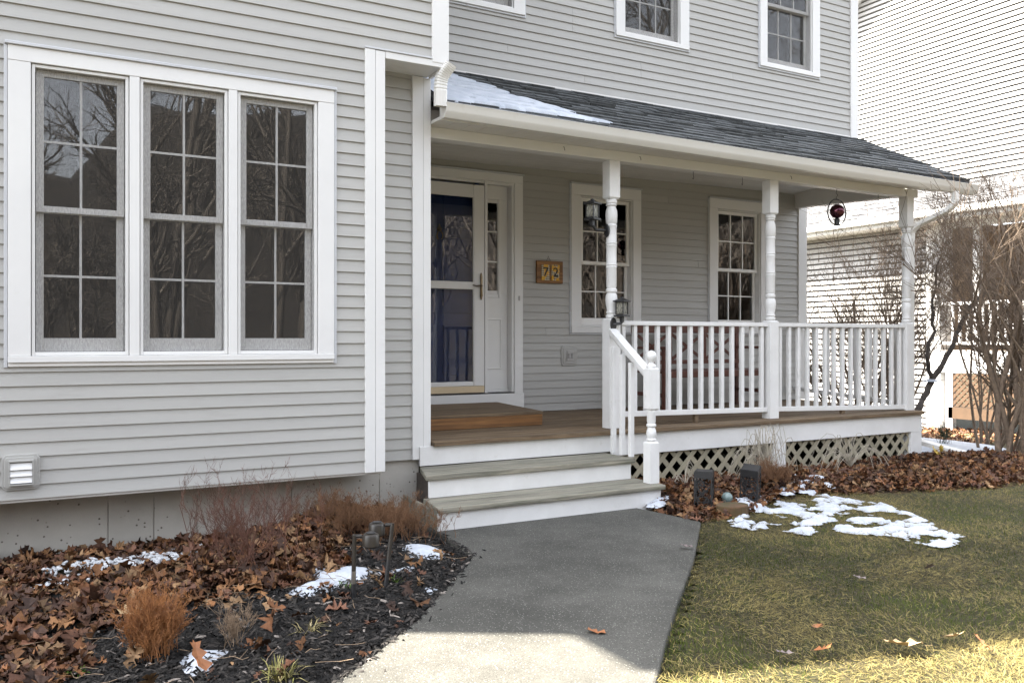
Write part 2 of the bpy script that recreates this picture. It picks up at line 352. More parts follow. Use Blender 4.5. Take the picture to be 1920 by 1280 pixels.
LAWN = [(4.05, 4.62), (3.34, 3.81), (2.73, 3.22), (2.35, 2.84), (2.02, 2.5), (.62, 1.18), (4, -.6), (9, 1.2), (13, 5.0), (12.5, 7.0), (11.3, 6.6), (10.5, 5.3), (8.4, 4.5), (7.2, 4.45), (6.3, 4.72), (5.6, 4.98), (5.0, 4.85), (4.6, 4.66)]
def lawnz(x, y): return gz(x, y)-.02+.035*(fbm(x, y, 1.3, 5)-.5)
o = grid_sheet('lawn', .5, 13, -.7, 7.1, .08, lawnz, M['lawn'], LAWN); tag(o, kind='structure')
# added slope behind the camera keeps sky out of the pane reflections
def hillz(x, y):
    t = np.clip((-y-38)/22, 0, 1); return -.04+.06*np.clip((-y-7)/2, 0, 1)+.1*fbm(x, y, .5, 3)*np.clip((-y-7)/4, 0, 1)+(13+7*np.clip((x-3)/5, 0, 1)+5*np.clip((-6-x)/8, 0, 1))*t*t*(3-2*t)*(.85+.3*fbm(x, y, .06, 2))
o = grid_sheet('backdrop_hill', -90, 90, -90, -7, 1.5, hillz, M['backdrop_hill']); tag(o, kind='structure')

# ------------------------------------------------------------------ HOUSE
house = empty('house', (2.6, 5.95, 0), 'two storey grey clapboard house with white trim, covered porch and triple window', 'house')
HL = house.location.copy()
def H(o, part=None):   # place world-space mesh under house or one of its parts
    o.parent = part or house
    if part is None: o.location = Vector(o.location)-HL
    return o
EXPO = .08
def clap_mesh(mat, e=EXPO, t=.013):
    mb = MB(); mb.add([(0, -.004-t, 0), (1, -.004-t, 0), (1, 0, 0), (0, 0, 0), (0, -.004, e*1.12), (1, -.004, e*1.12), (1, 0, e*1.12), (0, 0, e*1.12)],
                      [(0, 3, 2, 1), (4, 5, 6, 7), (0, 1, 5, 4), (1, 2, 6, 5), (2, 3, 7, 6), (3, 0, 4, 7)])
    me = mb.mesh('clapboard'); me.materials.append(mat); return me
CLAP = clap_mesh(M['siding'])
def wall(name, x0, x1, z0, zc, z1, y, openings, y2=.12, joints=(), mat=None):
    """backing wall with openings (x0,x1,z0,z1) + clapboards up to zc"""
    mb = MB(); xs = sorted(set([x0, x1]+[v for o_ in openings for v in o_[:2] if x0 < v < x1]))
    for a, b in zip(xs[:-1], xs[1:]):
        c = (a+b)/2; zs = [z0]
        for o_ in sorted([q for q in openings if q[0] < c < q[1]], key=lambda q: q[2]):
            if o_[2] > zs[-1]+1e-4: mb.box(a, b, y, y+y2, zs[-1], o_[2])
            zs.append(o_[3])
        if z1 > zs[-1]+1e-4: mb.box(a, b, y, y+y2, zs[-1], z1)
    part = H(mb.build(name, mat or M['siding'], fix=False))
    z = z0; k = 0
    while z < zc-1e-4:
        segs = [(x0, x1)]
        for (a, b, c, d) in openings:
            if c-.01 < z+EXPO/2 < d+.01:
                ns = []
                for s, t in segs:
                    if b <= s or a >= t: ns.append((s, t)); continue
                    if a > s: ns.append((s, a))
                    if b < t: ns.append((b, t))
                segs = ns
        out = []
        for s, t in segs:
            cuts = [j for j, kk in joints if kk == k and s+.1 < j < t-.1]
            p = s
            for j in sorted(cuts): out.append((p, j-.0012)); p = j+.0012
            out.append((p, t))
        for s, t in out:
            if t-s > .01: link('clapboard', CLAP, part, (s, y-.0005, z), (t-s, 1, 1))
        z += EXPO; k += 1
    return part
A, B, U, C, PF = 5.65, 5.95, 7.06, 7.845, 6.0
# left wing, bump-out
wallA = wall('front_wall', -2.22, 2.02, .355, 3.24, 3.24, A, [(.0, 1.70, 1.16, 2.84)])
wallA2 = wall('upper_wall', -2.22, 2.52, 3.243, 4.2, 6.3, A+.001, [])
wallB = wall('recessed_wall', 2.14, 2.49, .375, 3.21, 3.21, B, [])
# upper main wall, junction with porch roof
uo = [(3.25, 3.97, 4.33, 5.76), (5.22, 5.962, 4.33, 5.76), (7.185, 7.925, 4.33, 5.76)]
ZU = 3.68
wallU = wall('upper_front_wall', 2.63, 8.58, ZU, 5.45, 6.3, U, uo, joints=[(4.62, 9), (4.62, 8), (4.62, 7), (5.38, 7), (4.76, 1), (5.45, 4), (5.45, 3), (6.7, 5), (3.9, 3)])
wo_ = [(3.05, 4.42, .51, 2.89), (5.215, 5.945, 1.39, 2.83), (7.17, 7.90, 1.39, 2.83)]
wallC = wall('porch_wall', 2.7, 8.56, .505, 3.06, 3.10, C, wo_, joints=[(6.45, 29), (6.9, 20), (4.8, 10)])
# trim boards
def trim(name, x0, x1, y0, y1, z0, z1, mat='trim', bevel=BEVEL, part=None): return H(MB().box(x0, x1, y0, y1, z0, z1).build(name, M[mat], bevel=bevel), part)
trim('corner_board', 2.008, 2.078, A-.030, A+.0, .352, 3.237); trim('corner_board', 2.080, 2.150, A-.028, B-.001, .352, 3.235)
trim('corner_board', 2.478, 2.563, B-.030, B-.001, .372, 3.20); trim('corner_board', 2.565, 2.625, B-.027, C, .372, 3.195)
trim('corner_board', 2.505, 2.632, A-.030, A+.1, 3.22, 6.3)
trim('corner_board', 8.568, 8.692, U-.028, U+.1, 3.62, 6.3)
trim('corner_board', 8.548, 8.697, C-.028, C+.1, .50, 3.02)
# drip flashing above bump-out & starter course under siding
trim('flashing', 2.004, 2.50, A-.034, A-.001, 3.239, 3.252, 'flash')
trim('skirt_board', 2.63, 8.57, U-.020, U-.001, 3.64, 3.68, 'soffit')
trim('wing_underside', -2.22, 2.14, A+.002, B+.02, .335, .354, 'soffit')
# body boxes (inner building mass)
H(MB().box(-1.719, 2.62, 8.5, 14, .0, 6.29).build('rear_wall', M['siding']))
H(MB().box(8.58, 8.69, C+.1, 14, .0, 6.3).box(8.58, 8.69, U+.1, C+.099, 3.4, 6.3).build('side_wall', M['siding']))
H(MB().box(-2.22, -1.6, A+.12, 14, .0, 6.3).build('side_wall', M['siding']))
# interiors
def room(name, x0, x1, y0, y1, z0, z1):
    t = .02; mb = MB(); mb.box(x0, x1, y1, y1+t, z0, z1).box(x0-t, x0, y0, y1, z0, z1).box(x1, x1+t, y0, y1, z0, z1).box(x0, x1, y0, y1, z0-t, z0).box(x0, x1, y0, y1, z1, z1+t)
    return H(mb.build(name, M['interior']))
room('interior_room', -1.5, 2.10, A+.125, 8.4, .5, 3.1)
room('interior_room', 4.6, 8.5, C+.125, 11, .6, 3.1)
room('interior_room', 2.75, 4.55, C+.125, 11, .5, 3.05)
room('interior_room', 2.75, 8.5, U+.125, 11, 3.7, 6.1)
# unseen gable roofs, shapes made up to fit the shadow edge on the yard
def gable(name, xl, xr, y0, y1, ze, pitch, side=.0, th=.18):
    xm = (xl+xr)/2; za = ze+pitch*(xm-xl); mb = MB()
    mb.add([(xl, y0, ze), (xm, y0, za), (xr, y0, ze), (xl, y1, ze), (xm, y1, za), (xr, y1, ze),
            (xl, y0, ze-th), (xm, y0, za-th), (xr, y0, ze-th), (xl, y1, ze-th), (xm, y1, za-th), (xr, y1, ze-th)],
           [(0, 1, 4, 3), (1, 2, 5, 4), (6, 9, 10, 7), (7, 10, 11, 8), (0, 6, 7, 1), (1, 7, 8, 2), (3, 4, 10, 9), (4, 5, 11, 10), (0, 3, 9, 6), (2, 8, 11, 5)])
    return H(mb.build(name, M['roofdark']))
gable('unseen_wing_roof', -2.50, 2.92, 5.35, 14, 6.83, 1.2)
H(MB().add([(-2.2, A+.01, 6.3), (2.6, A+.01, 6.3), (2.6, A+.01, 7.0), (.2, A+.01, 9.9), (-2.2, A+.01, 7.0)], [(0, 1, 2, 3, 4)]).build('gable_wall', M['siding'], fix=False))
H(MB().box(-2.22, 2.62, A+.0, 14, 6.301, 6.5).build('attic_floor', M['siding']))
garz = H(MB().box(-7.4, -2.24, 5.75, 14, 0, 5.1).build('added_garage_wall', M['siding']))  # added garage, unseen; its roofline shapes the left end of the yard shadow
gable('added_garage_roof', -8.0, -2.24, 5.65, 14, 5.34, .9)
H(MB().add([(2.7, 6.7, 6.2), (9.0, 6.7, 6.2), (9.0, 10.5, 8.6), (2.7, 10.5, 8.6), (9.0, 14.3, 6.2), (2.7, 14.3, 6.2),
            (2.7, 6.7, 6.05), (9.0, 6.7, 6.05), (9.0, 10.5, 8.45), (2.7, 10.5, 8.45), (9.0, 14.3, 6.05), (2.7, 14.3, 6.05)],
           [(0, 1, 2, 3), (3, 2, 4, 5), (6, 9, 8, 7), (9, 11, 10, 8), (0, 6, 7, 1), (5, 4, 10, 11), (1, 7, 8, 2), (2, 8, 10, 4), (0, 3, 9, 6), (3, 5, 11, 9)]).build('main_roof', M['roofdark']))
H(MB().box(2.64, 8.69, 13.9, 14.0, 0, 6.3).build('rear_wall', M['siding']))

# ------------------------------------------------------------------ windows
def pane_row(part, xs, zs, y, mat, th=.004):
    me = None
    for a, b in zip(xs[:-1], xs[1:]):
        for c, d in zip(zs[:-1], zs[1:]):
            H(MB().box(a+.009, b-.009, y, y+th, c+.009, d-.009).build('pane', mat, fix=False), part)
def window(name, x0, x1, z0, z1, y, cols, casing=None, frame=.028, zm=None, screen=False, glass=None, curtain=False, glassx=None):
    """x0..z1 is the opening in the casing; sashes sit recessed inside it"""
    zm = zm or (z0+z1)/2
    if casing:
        a, b, c, d = casing; mb = MB()
        mb.box(a, x0, y-.034, y-.0, z0+.0, z1).box(x1, b, y-.034, y-.0, z0, z1).box(a, b, y-.036, y-.0, z1+.0005, d).box(a, b, y-.040, y-.0, c, z0-.0005)
        part = H(mb.build(name, M['trim'], bevel=BEVEL))
        H(MB().box(a-.012, b+.012, y-.048, y-.002, d+.0005, d+.016).build('drip_cap', M['flash'], bevel=.002), part)
        H(MB().box(a-.014, a-.001, y-.022, y-.002, c, d).box(b+.001, b+.014, y-.022, y-.002, c, d).box(a-.014, b+.014, y-.026, y-.002, c-.018, c-.001).build('siding_channel', M['flash']), part)
    else: part = None
    return part
def unit(part, x0, x1, z0, z1, y, cols, rows=2, zm=None, screen=False, st=.045, fr=.020, shade=False):
    zm = zm or (z0+z1)/2
    # jamb liner + screen frame
    mb = MB(); g_ = .0035; mb.box(x0+g_, x0+fr, y-.022, y+.09, z0+.001, z1-g_).box(x1-fr, x1-g_, y-.022, y+.09, z0+.001, z1-g_).box(x0+fr, x1-fr, y-.022, y+.09, z1-fr, z1-g_).box(x0+fr, x1-fr, y-.024, y+.09, z0+.001, z0+fr)
    H(MB().box(x0+.0005, x1-.0005, y+.0905, y+.094, z1-fr, z1).build('head_stop', M['interior']), part)
    H(mb.build('window_frame', M['trim'], bevel=.002), part)
    a, b = x0+fr+.004, x1-fr-.004
    for (c, d, yy) in ((zm-.018, z1-fr-.002, y+.020), (z0+fr+.002, zm+.018, y+.048)):
        lower = yy > y+.03
        if lower: c, d, yy = z0+fr+.002, zm+.012, y+.050
        else: yy = y+.014; c = zm-.022
        br = .078 if lower else .036
        mb = MB(); mb.box(a, a+st, yy, yy+.028, c, d).box(b-st, b, yy, yy+.028, c, d).box(a+st, b-st, yy, yy+.028, c, c+br).box(a+st, b-st, yy, yy+.028, d-.036, d)
        sash = H(mb.build('sash', M['sash'], bevel=.002), part)
        gx = np.linspace(a+st, b-st, cols+1); gzv = np.linspace(c+br, d-.036, rows+1)
        for i in range(cols):
            for j in range(rows): H(MB().box(gx[i]+(.006 if i else 0), gx[i+1]-(.006 if i < cols-1 else 0), yy+.012, yy+.016, gzv[j]+(.006 if j else 0), gzv[j+1]-(.006 if j < rows-1 else 0)).build('pane', M['glass'], fix=False), part)
        for g in gx[1:-1]: H(MB().box(g-.0065, g+.0065, yy+.006, yy+.020, gzv[0], gzv[-1]).build('muntin', M['sash']), part)
        for g in gzv[1:-1]: H(MB().box(gx[0], gx[-1], yy+.007, yy+.019, g-.0065, g+.0065).build('muntin', M['sash']), part)
    if screen:
        H(MB().box(x0+fr, x1-fr, y-.004, y-.0035, z0+fr, z1-fr).build('insect_screen', M['screen'], fix=False), part)
# triple window
cas = (-.092, 1.788, 1.122, 2.932); mb = MB(); y = A
mb.box(-.092, .021, y-.034, y, 1.166, 2.828).box(1.680, 1.788, y-.034, y, 1.166, 2.828).box(-.092, 1.788, y-.036, y, 2.8285, 2.915).box(-.092, 1.788, y-.042, y, 1.128, 1.1655)
mb.box(.535, .591, y-.034, y+.09, 1.166, 2.828).box(1.107, 1.161, y-.034, y+.09, 1.166, 2.828)
tw = H(mb.build('triple_window', M['trim'], bevel=BEVEL))
H(MB().box(-.108, 1.804, y-.050, y-.002, 2.9155, 2.934).build('drip_cap', M['flash'], bevel=.003), tw)
H(MB().box(-.112, -.093, y-.026, y-.002, 1.10, 2.914).box(1.789, 1.808, y-.026, y-.002, 1.10, 2.914).build('siding_channel', M['flash'], bevel=.003), tw)
H(MB().box(-.09, 1.786, y-.030, y-.002, 1.105, 1.1275).build('sill_nose', M['soffit'], bevel=.002), tw)
for (a, b) in ((.021, .535), (.591, 1.107), (1.161, 1.680)): unit(tw, a, b, 1.166, 2.828, A, 2, zm=2.013, screen=True, st=.040, fr=.021)
# upper windows
for (a, b) in ((3.26, 3.958), (5.233, 5.949), (7.195, 7.914)):
    p = window('window', a, b, 4.335, 5.752, U, 3, casing=(a-.106, b+.118, 4.29, 5.86)); unit(p, a, b, 4.335, 5.752, U, 3, screen=True, zm=5.02, st=.035, fr=.014)
# porch windows
for (a, b) in ((5.229, 5.933), (7.183, 7.89)):
    p = window('window', a, b, 1.398, 2.818, C, 3, casing=(a-.122, b+.108, 1.33, 2.935)); unit(p, a, b, 1.398, 2.818, C, 3, zm=2.10, st=.038, fr=.016)
# curtains behind porch windows
def curtain(x0, x1, y, z0, z1, amp=.02, side=1):
    n = 40; vs = []; fs = []
    for i in range(n+1):
        for j in range(9):
            t = i/n; q = j/8; xx = x0+(x1-x0)*t*(1-.35*math.sin(q*math.pi)*0.8) if side > 0 else x1-(x1-x0)*t*(1-.35*math.sin(q*math.pi)*.8)
            vs.append((xx, y+amp*math.sin(t*38), z0+(z1-z0)*q))
    for i in range(n):
        for j in range(8): k = i*9+j; fs.append((k, k+9, k+10, k+1))
    return H(MB().add(vs, fs).build('curtain', M['curtain'], smooth=True))
for a, b in ((5.23, 5.47), (7.19, 7.40)): curtain(a, b, C+.22, 1.3, 2.85, side=1)
for a, b in ((5.70, 5.93), (7.66, 7.89)): curtain(a, b, C+.22, 1.3, 2.85, side=-1)

# ------------------------------------------------------------------ entry: casing, storm door, navy door, sidelight
mb = MB(); y = C
mb.box(4.408, 4.505, y-.034, y, .705, 2.872).box(3.0, 4.505, y-.036, y, 2.8725, 2.955).box(2.95, 3.04, y-.034, y, .705, 2.872)
ent = H(mb.build('door_casing', M['trim'], bevel=BEVEL))
trim('drip_cap', 2.95, 4.52, y-.05, y-.002, 2.9555, 2.972, 'flash', part=ent)
trim('threshold_board', 2.95, 4.512, y-.045, y+.05, .505, .704, part=ent)
trim('threshold', 3.05, 4.407, y-.03, y+.14, .7045, .716, 'blackp', part=ent)
# jambs
H(MB().box(4.38, 4.4075, y-.02, y+.16, .716, 2.872).box(4.062, 4.092, y-.032, y+.12, .716, 2.872).box(3.05, 4.38, y-.02, y+.16, 2.845, 2.872).build('jamb', M['trim'], bevel=.002), ent)
# sidelight
sx0, sx1 = 4.094, 4.378
ys = y+.065
sl = H(MB().box(sx0, sx0+.035, ys, ys+.04, 1.73, 2.70).box(4.262, sx1, ys, ys+.04, 1.73, 2.70).box(sx0, sx1, ys, ys+.04, 2.7005, 2.845).box(sx0, sx1, ys, ys+.04, .74, 1.7295).box(sx0, sx1, ys-.02, ys+.05, .716, .7395).build('sidelight', M['trim'], bevel=.004))
H(MB().box(sx0+.035, 4.262, ys-.008, ys, 1.69, 1.705).box(4.27, 4.29, ys-.010, ys-.0005, 1.69, 2.72).box(4.10, 4.2695, ys-.010, ys-.0005, 2.70, 2.72).build('bead', M['trim'], bevel=.003), sl)
H(MB().box(4.125, 4.30, ys-.010, ys-.0005, 1.46, 1.475).box(4.125, 4.30, ys-.010, ys-.0005, .95, .965).box(4.125, 4.14, ys-.010, ys-.0005, .9655, 1.4595).box(4.285, 4.30, ys-.010, ys-.0005, .9655, 1.4595).build('raised_panel', M['trim'], bevel=.004), sl)
zz = [1.755, 2.06, 2.37, 2.675]
for c, d in zip(zz[:-1], zz[1:]): H(MB().box(4.129, 4.262, ys+.015, ys+.019, c+.007, d-.007).build('pane', M['glass'], fix=False), sl)
for c in zz[1:-1]: H(MB().box(4.129, 4.262, ys+.008, ys+.024, c-.007, c+.007).build('muntin', M['trim']), sl)
for c in (1.7305, 2.6685): H(MB().box(4.129, 4.262, ys+.008, ys+.024, c, c+.031).build('glass_stop', M['trim']), sl)
# storm door
dy = y-.028
dx0, dx1 = 3.145, 4.058
sdoor = H(MB().box(dx0, dx0+.125, dy, dy+.032, .79, 2.82).box(3.932, dx1, dy, dy+.032, .79, 2.82).box(dx0+.125, 3.932, dy, dy+.032, 2.69, 2.82).box(dx0+.125, 3.932, dy, dy+.032, .79, .835).box(dx0+.125, 3.932, dy-.006, dy+.034, 1.762, 1.838).build('storm_door', M['trim'], bevel=.006))
for c, d in ((.835, 1.762), (1.838, 2.69)): H(MB().box(dx0+.125, 3.932, dy+.014, dy+.018, c, d).build('pane', M['stormglass'], fix=False), sdoor)
H(MB().box(dx0, dx1-.004, dy-.006, dy+.03, .722, .789).build('door_sweep', M['gold'], bevel=.004), sdoor)
H(MB().box(dx0+.10, 3.955, dy-.004, dy-.0005, 2.70, 2.712).box(3.943, 3.955, dy-.004, dy-.0005, .80, 2.6995).build('glass_bead', M['trim'], bevel=.001), sdoor)
hx = 4.015
H(MB().tube([(hx, dy-.01, 1.66), (hx, dy-.012, 1.70), (hx, dy-.014, 1.80), (hx, dy-.012, 1.89), (hx, dy-.01, 1.93)], [.006, .014, .012, .014, .006], 8).tube([(hx, dy-.03, 1.80), (hx-.03, dy-.045, 1.80), (hx-.07, dy-.045, 1.795), (hx-.11, dy-.04, 1.805)], [.010, .008, .007, .006], 8).lathe([(.0, -.01), (.012, -.01), (.012, .01), (0, .01)], (hx, dy-.02, 1.705), 10).build('door_handle', M['bronzeh'], smooth=True), sdoor)
# navy door with panels and knocker
yd = y+.075
nd = H(MB().box(3.10, 4.06, yd, yd+.045, .72, 2.845).box(3.98, 4.02, yd-.06, yd, .72, 2.845).build('front_door', M['navy'], bevel=.003))
for (a, b) in ((3.22, 3.55), (3.64, 3.97)):
    for (c, d) in ((.90, 1.40), (1.52, 2.28), (2.38, 2.70)): H(MB().box(a, b, yd-.012, yd-.0005, c, d).build('door_panel', M['navy'], bevel=.01), nd)
kx, kz = 3.595, 2.36
ring = [(kx+.032*math.sin(t), yd-.03, kz-.055+.045*math.cos(t)-.01) for t in np.linspace(-2.6, 2.6, 13)]
H(MB().tube(ring, .006, 6).lathe([(0, -.02), (.02, -.02), (.028, 0), (.016, .02), (.005, .05), (0, .055)], (kx, yd-.018, kz), 12).build('door_knocker', M['brass'], smooth=True), nd)

# ------------------------------------------------------------------ foundation panels
fx = [-2.22, -.62, .444, .711, .974, 1.597, 2.237, 2.548]
for i, (a, b) in enumerate(zip(fx[:-1], fx[1:])):
    H(MB().box(a+.002, b-.002, B+.015+rnd.uniform(0, .004), B+.25, -.4, .372 if a > 2.1 else .334).build('foundation_panel', M['concrete'], bevel=.003))
H(MB().box(-2.2, 2.53, B+.03, B+.24, -.4, .330).box(2.35, 2.53, B+.25, C, -.4, .37).build('foundation_core', M['concrete']))
for x in fx[2:-1]:
    H(MB().lathe([(0, -.012), (.018, -.012), (.020, -.002), (0, -.001)], (0, 0, 0), 10).build('tie_plug', M['concrete'])).matrix_local = Matrix.Translation(Vector((x+.004, B+.016, .26))-HL) @ Matrix.Rotation(R(90), 4, 'X')

# ------------------------------------------------------------------ soffit under upper wing, vent, outlet
so = trim('recess_soffit', 2.152, 2.60, A+.0, B+.0, 3.205, 3.2195, 'soffit')
trim('soffit_fascia', 2.152, 2.625, A-.026, A-.001, 3.19, 3.2385, 'trim'); trim('soffit_fascia', 2.603, 2.625, A, B-.03, 3.19, 3.2195, 'trim')
def octo(mb, x0, x1, z0, z1, y0, y1, c):
    P = [(x0+c, z0), (x1-c, z0), (x1-c, z0+c*.6), (x1, z0+c), (x1, z1-c), (x1-c, z1-c*.6), (x1-c, z1), (x0+c, z1), (x0+c, z1-c*.6), (x0, z1-c), (x0, z0+c), (x0+c, z0+c*.6)]
    P = [(x0+c, z0), (x1-c, z0), (x1, z0+c), (x1, z1-c), (x1-c, z1), (x0+c, z1), (x0, z1-c), (x0, z0+c)]
    n = len(P); mb.add([(x, y0, z) for x, z in P]+[(x, y1, z) for x, z in P], [tuple(range(n)), tuple(range(2*n-1, n-1, -1))]+[(i, n+i, n+(i+1) % n, (i+1) % n) for i in range(n)]); return mb
vm = MB(); octo(vm, -.123, .067, .411, .612, A-.028, A-.001, .022); octo(vm, -.110, .054, .424, .598, A-.040, A-.0285, .012)
vent = H(vm.build('dryer_vent', M['siding'], bevel=.003))
H(MB().box(-.088, .034, A-.062, A-.0405, .572, .582).box(-.088, -.082, A-.062, A-.0405, .448, .572).box(.028, .034, A-.062, A-.0405, .448, .572).box(-.088, .034, A-.062, A-.0405, .440, .448).build('vent_hood', M['siding'], bevel=.002), vent)
for k, zc in enumerate((.545, .508, .470)):
    H(MB().hexa([(-.080, A-.064, zc-.016), (.026, A-.064, zc-.016), (.026, A-.060, zc-.016), (-.080, A-.060, zc-.016), (-.080, A-.048, zc+.02), (.026, A-.048, zc+.02), (.026, A-.044, zc+.02), (-.080, A-.044, zc+.02)]).build('louver', M['trim']), vent)
ob = MB(); octo(ob, 4.985, 5.187, .977, 1.191, C-.026, C-.001, .02); octo(ob, 5.005, 5.167, .998, 1.170, C-.034, C-.0265, .008)
outl = H(ob.build('outlet_cover', M['siding'], bevel=.003))
H(MB().box(5.045, 5.127, C-.045, C-.0345, 1.03, 1.14).box(5.06, 5.075, C-.06, C-.0455, 1.06, 1.11).box(5.10, 5.112, C-.06, C-.0455, 1.06, 1.11).build('outlet_box', M['wovenplug'], bevel=.003), outl)
trim('door_bell', 4.452, 4.466, C-.045, C-.0345, 1.66, 1.71, 'wovenplug', .002)

# ------------------------------------------------------------------ deck, steps, skirt, lattice
def xs(y): return 8.20+(y-6.05)*.14     # porch's right side runs slightly outward
def sk(x, y, z, c=8.2): return (x+(xs(y)-8.2)*(max(0, (x-7.4))/.8 if x > 7.4 else 0), y, z)
deck = H(MB().box(2.62, 8.20, 5.95, C, .30, .455).build('deck', M['tread_edge']))
nb = 14; bw = (C-.02-5.87)/nb
for i in range(nb):
    y0 = 5.87+i*bw; y1 = y0+bw-.006; zt = .503-rnd.uniform(0, .002)
    H(MB().hexa([(2.63, y0, .467), (xs(y0)+.12, y0, .467), (xs(y1)+.12, y1, .467), (2.63, y1, .467), (2.63, y0, zt), (xs(y0)+.12, y0, zt), (xs(y1)+.12, y1, zt), (2.63, y1, zt)]).build('deck_board', M['deck'], bevel=.004), deck)
# skirt fascia (also top riser)
H(MB().box(2.53, 4.26, 5.905, 5.93, .325, .466).build('riser', M['porch_paint'], bevel=.002))
H(MB().box(4.262, 8.30, 5.905, 5.93, .286, .466).build('skirt_board', M['porch_paint'], bevel=.002))
H(MB().hexa([(8.275, 5.931, .262), (8.30, 5.931, .262), (8.56, C, .262), (8.535, C, .262), (8.275, 5.931, .466), (8.30, 5.931, .466), (8.56, C, .466), (8.535, C, .466)]).build('skirt_board', M['porch_paint']))
for (a, b) in ((6.133, 6.287), (8.126, 8.298)): H(MB().box(a, b, 5.908, 6.03, -.03, .2855).build('skirt_post', M['porch_paint'], bevel=.003))
H(MB().hexa([(8.30, 6.0, -.05), (8.32, 6.0, -.05), (8.56, C, -.05), (8.54, C, -.05), (8.30, 6.0, .26), (8.32, 6.0, .26), (8.56, C, .26), (8.54, C, .26)]).build('skirt_side', M['tread_edge']))
steps = H(MB().hexa([(2.352, 5.21, -.06), (2.376, 5.21, -.06), (2.43, 5.93, -.06), (2.406, 5.93, -.06), (2.352, 5.21, .122), (2.376, 5.21, .122), (2.43, 5.93, .122), (2.406, 5.93, .122)]).build('steps', M['tread_edge'], bevel=.002))
for q in ((4.145, 4.165, 5.54, 5.93, .0, .285), (4.18, 4.20, 5.21, 5.93, -.04, .122)): H(MB().box(*q).build('stringer', M['tread_edge'], bevel=.002), steps)
H(MB().box(2.50, 2.52, 5.56, 5.90, -.04, .283).build('stringer', M['barkdark']), steps)  # dark material stands in for the shaded gap beside the steps
for (xa, xb, x1, y0, y1, zt) in ((2.397, 2.525, 4.19, 5.49, 5.90, .321), (2.335, 2.395, 4.225, 5.16, 5.535, .159)):
    ym = (y0+y1)/2; xm = (xa+xb)/2
    for (p, q, r_, t_, dz) in ((xa, xm, y0, ym-.003, 0), (xm, xb, ym+.003, y1, -.001)):
        H(MB().hexa([(p, r_, zt-.036), (x1, r_, zt-.036), (x1, t_, zt-.036), (q, t_, zt-.036), (p, r_, zt+dz), (x1, r_, zt+dz), (x1, t_, zt+dz), (q, t_, zt+dz)]).build('tread', M['tread'], bevel=.005), steps)
H(MB().box(2.432, 4.165, 5.515, 5.537, .160, .284).build('riser', M['porch_paint'], bevel=.002), steps)
H(MB().box(2.352, 4.20, 5.187, 5.209, -.04, .122).build('riser', M['porch_paint'], bevel=.002), steps)
def lattice(name, P0, P1, z0, z1, sp, wd, mat, root, nrm, th=.008):
    """crossed slats clipped to the rectangle between P0 and P1 (xy) and z0..z1"""
    P0 = Vector((*P0, 0)); P1 = Vector((*P1, 0)); L = (P1-P0).length; d = (P1-P0)/L; n = Vector(nrm); Hh = z1-z0
    part = MB().box(0, .01, 0, .01, 0, .01)
    fr = MB()
    for zc in (z0+.006, z1-.006): fr.bar(P0+Vector((0, 0, zc))-n*.012, P1+Vector((0, 0, zc))-n*.012, .012, .012)
    part = fr.build(name, mat)
    if root is house: H(part)
    else: part.parent = root; part.location = -root.location
    hw = wd*.7071
    for lay, sgn in ((0, 1), (1, -1)):
        k = -Hh
        while k < L:
            # slat: centre line s = k + t (sgn=1) or s = k+Hh - t, t=0..Hh
            def clip(poly):
                for ax, lim, sg in ((0, 0, 1), (0, L, -1)):
                    out = []
                    for i in range(len(poly)):
                        a, b = poly[i], poly[(i+1) % len(poly)]; ia = sg*(a[ax]-lim) >= 0; ib = sg*(b[ax]-lim) >= 0
                        if ia: out.append(a)
                        if ia != ib: t = (lim-a[ax])/(b[ax]-a[ax]); out.append((a[0]+t*(b[0]-a[0]), a[1]+t*(b[1]-a[1])))
                    poly = out
                    if not poly: break
                return poly
            if sgn > 0: q = [(k-hw, 0), (k+hw, 0), (k+hw+Hh, Hh), (k-hw+Hh, Hh)]
            else: q = [(k+Hh-hw, 0), (k+Hh+hw, 0), (k+hw, Hh), (k-hw, Hh)]
            q = clip(q)
            if len(q) >= 3:
                off = n*(-.001+.0095*(1-lay)); m = len(q)
                vs = [P0+d*a+Vector((0, 0, z0+b))+off for a, b in q]+[P0+d*a+Vector((0, 0, z0+b))+off+n*th for a, b in q]
                o = MB().add(vs, [tuple(range(m)), tuple(range(2*m-1, m-1, -1))]+[(i, m+i, m+(i+1) % m, (i+1) % m) for i in range(m)]).build('slat', mat)
                o.parent = part
            k += sp
    return part
lattice('lattice_panel', (4.24, 5.95), (6.132, 5.95), .012, .285, .16, .042, M['lattice'], house, (0, -1, 0))
lattice('lattice_panel', (6.288, 5.95), (8.125, 5.95), .012, .285, .16, .042, M['lattice'], house, (0, -1, 0))
H(MB().box(4.24, 6.132, 5.915, 5.945, -.06, .018).box(6.288, 8.30, 5.90, 5.935, -.06, .012).build('kick_board', M['tread_edge'], bevel=.003))

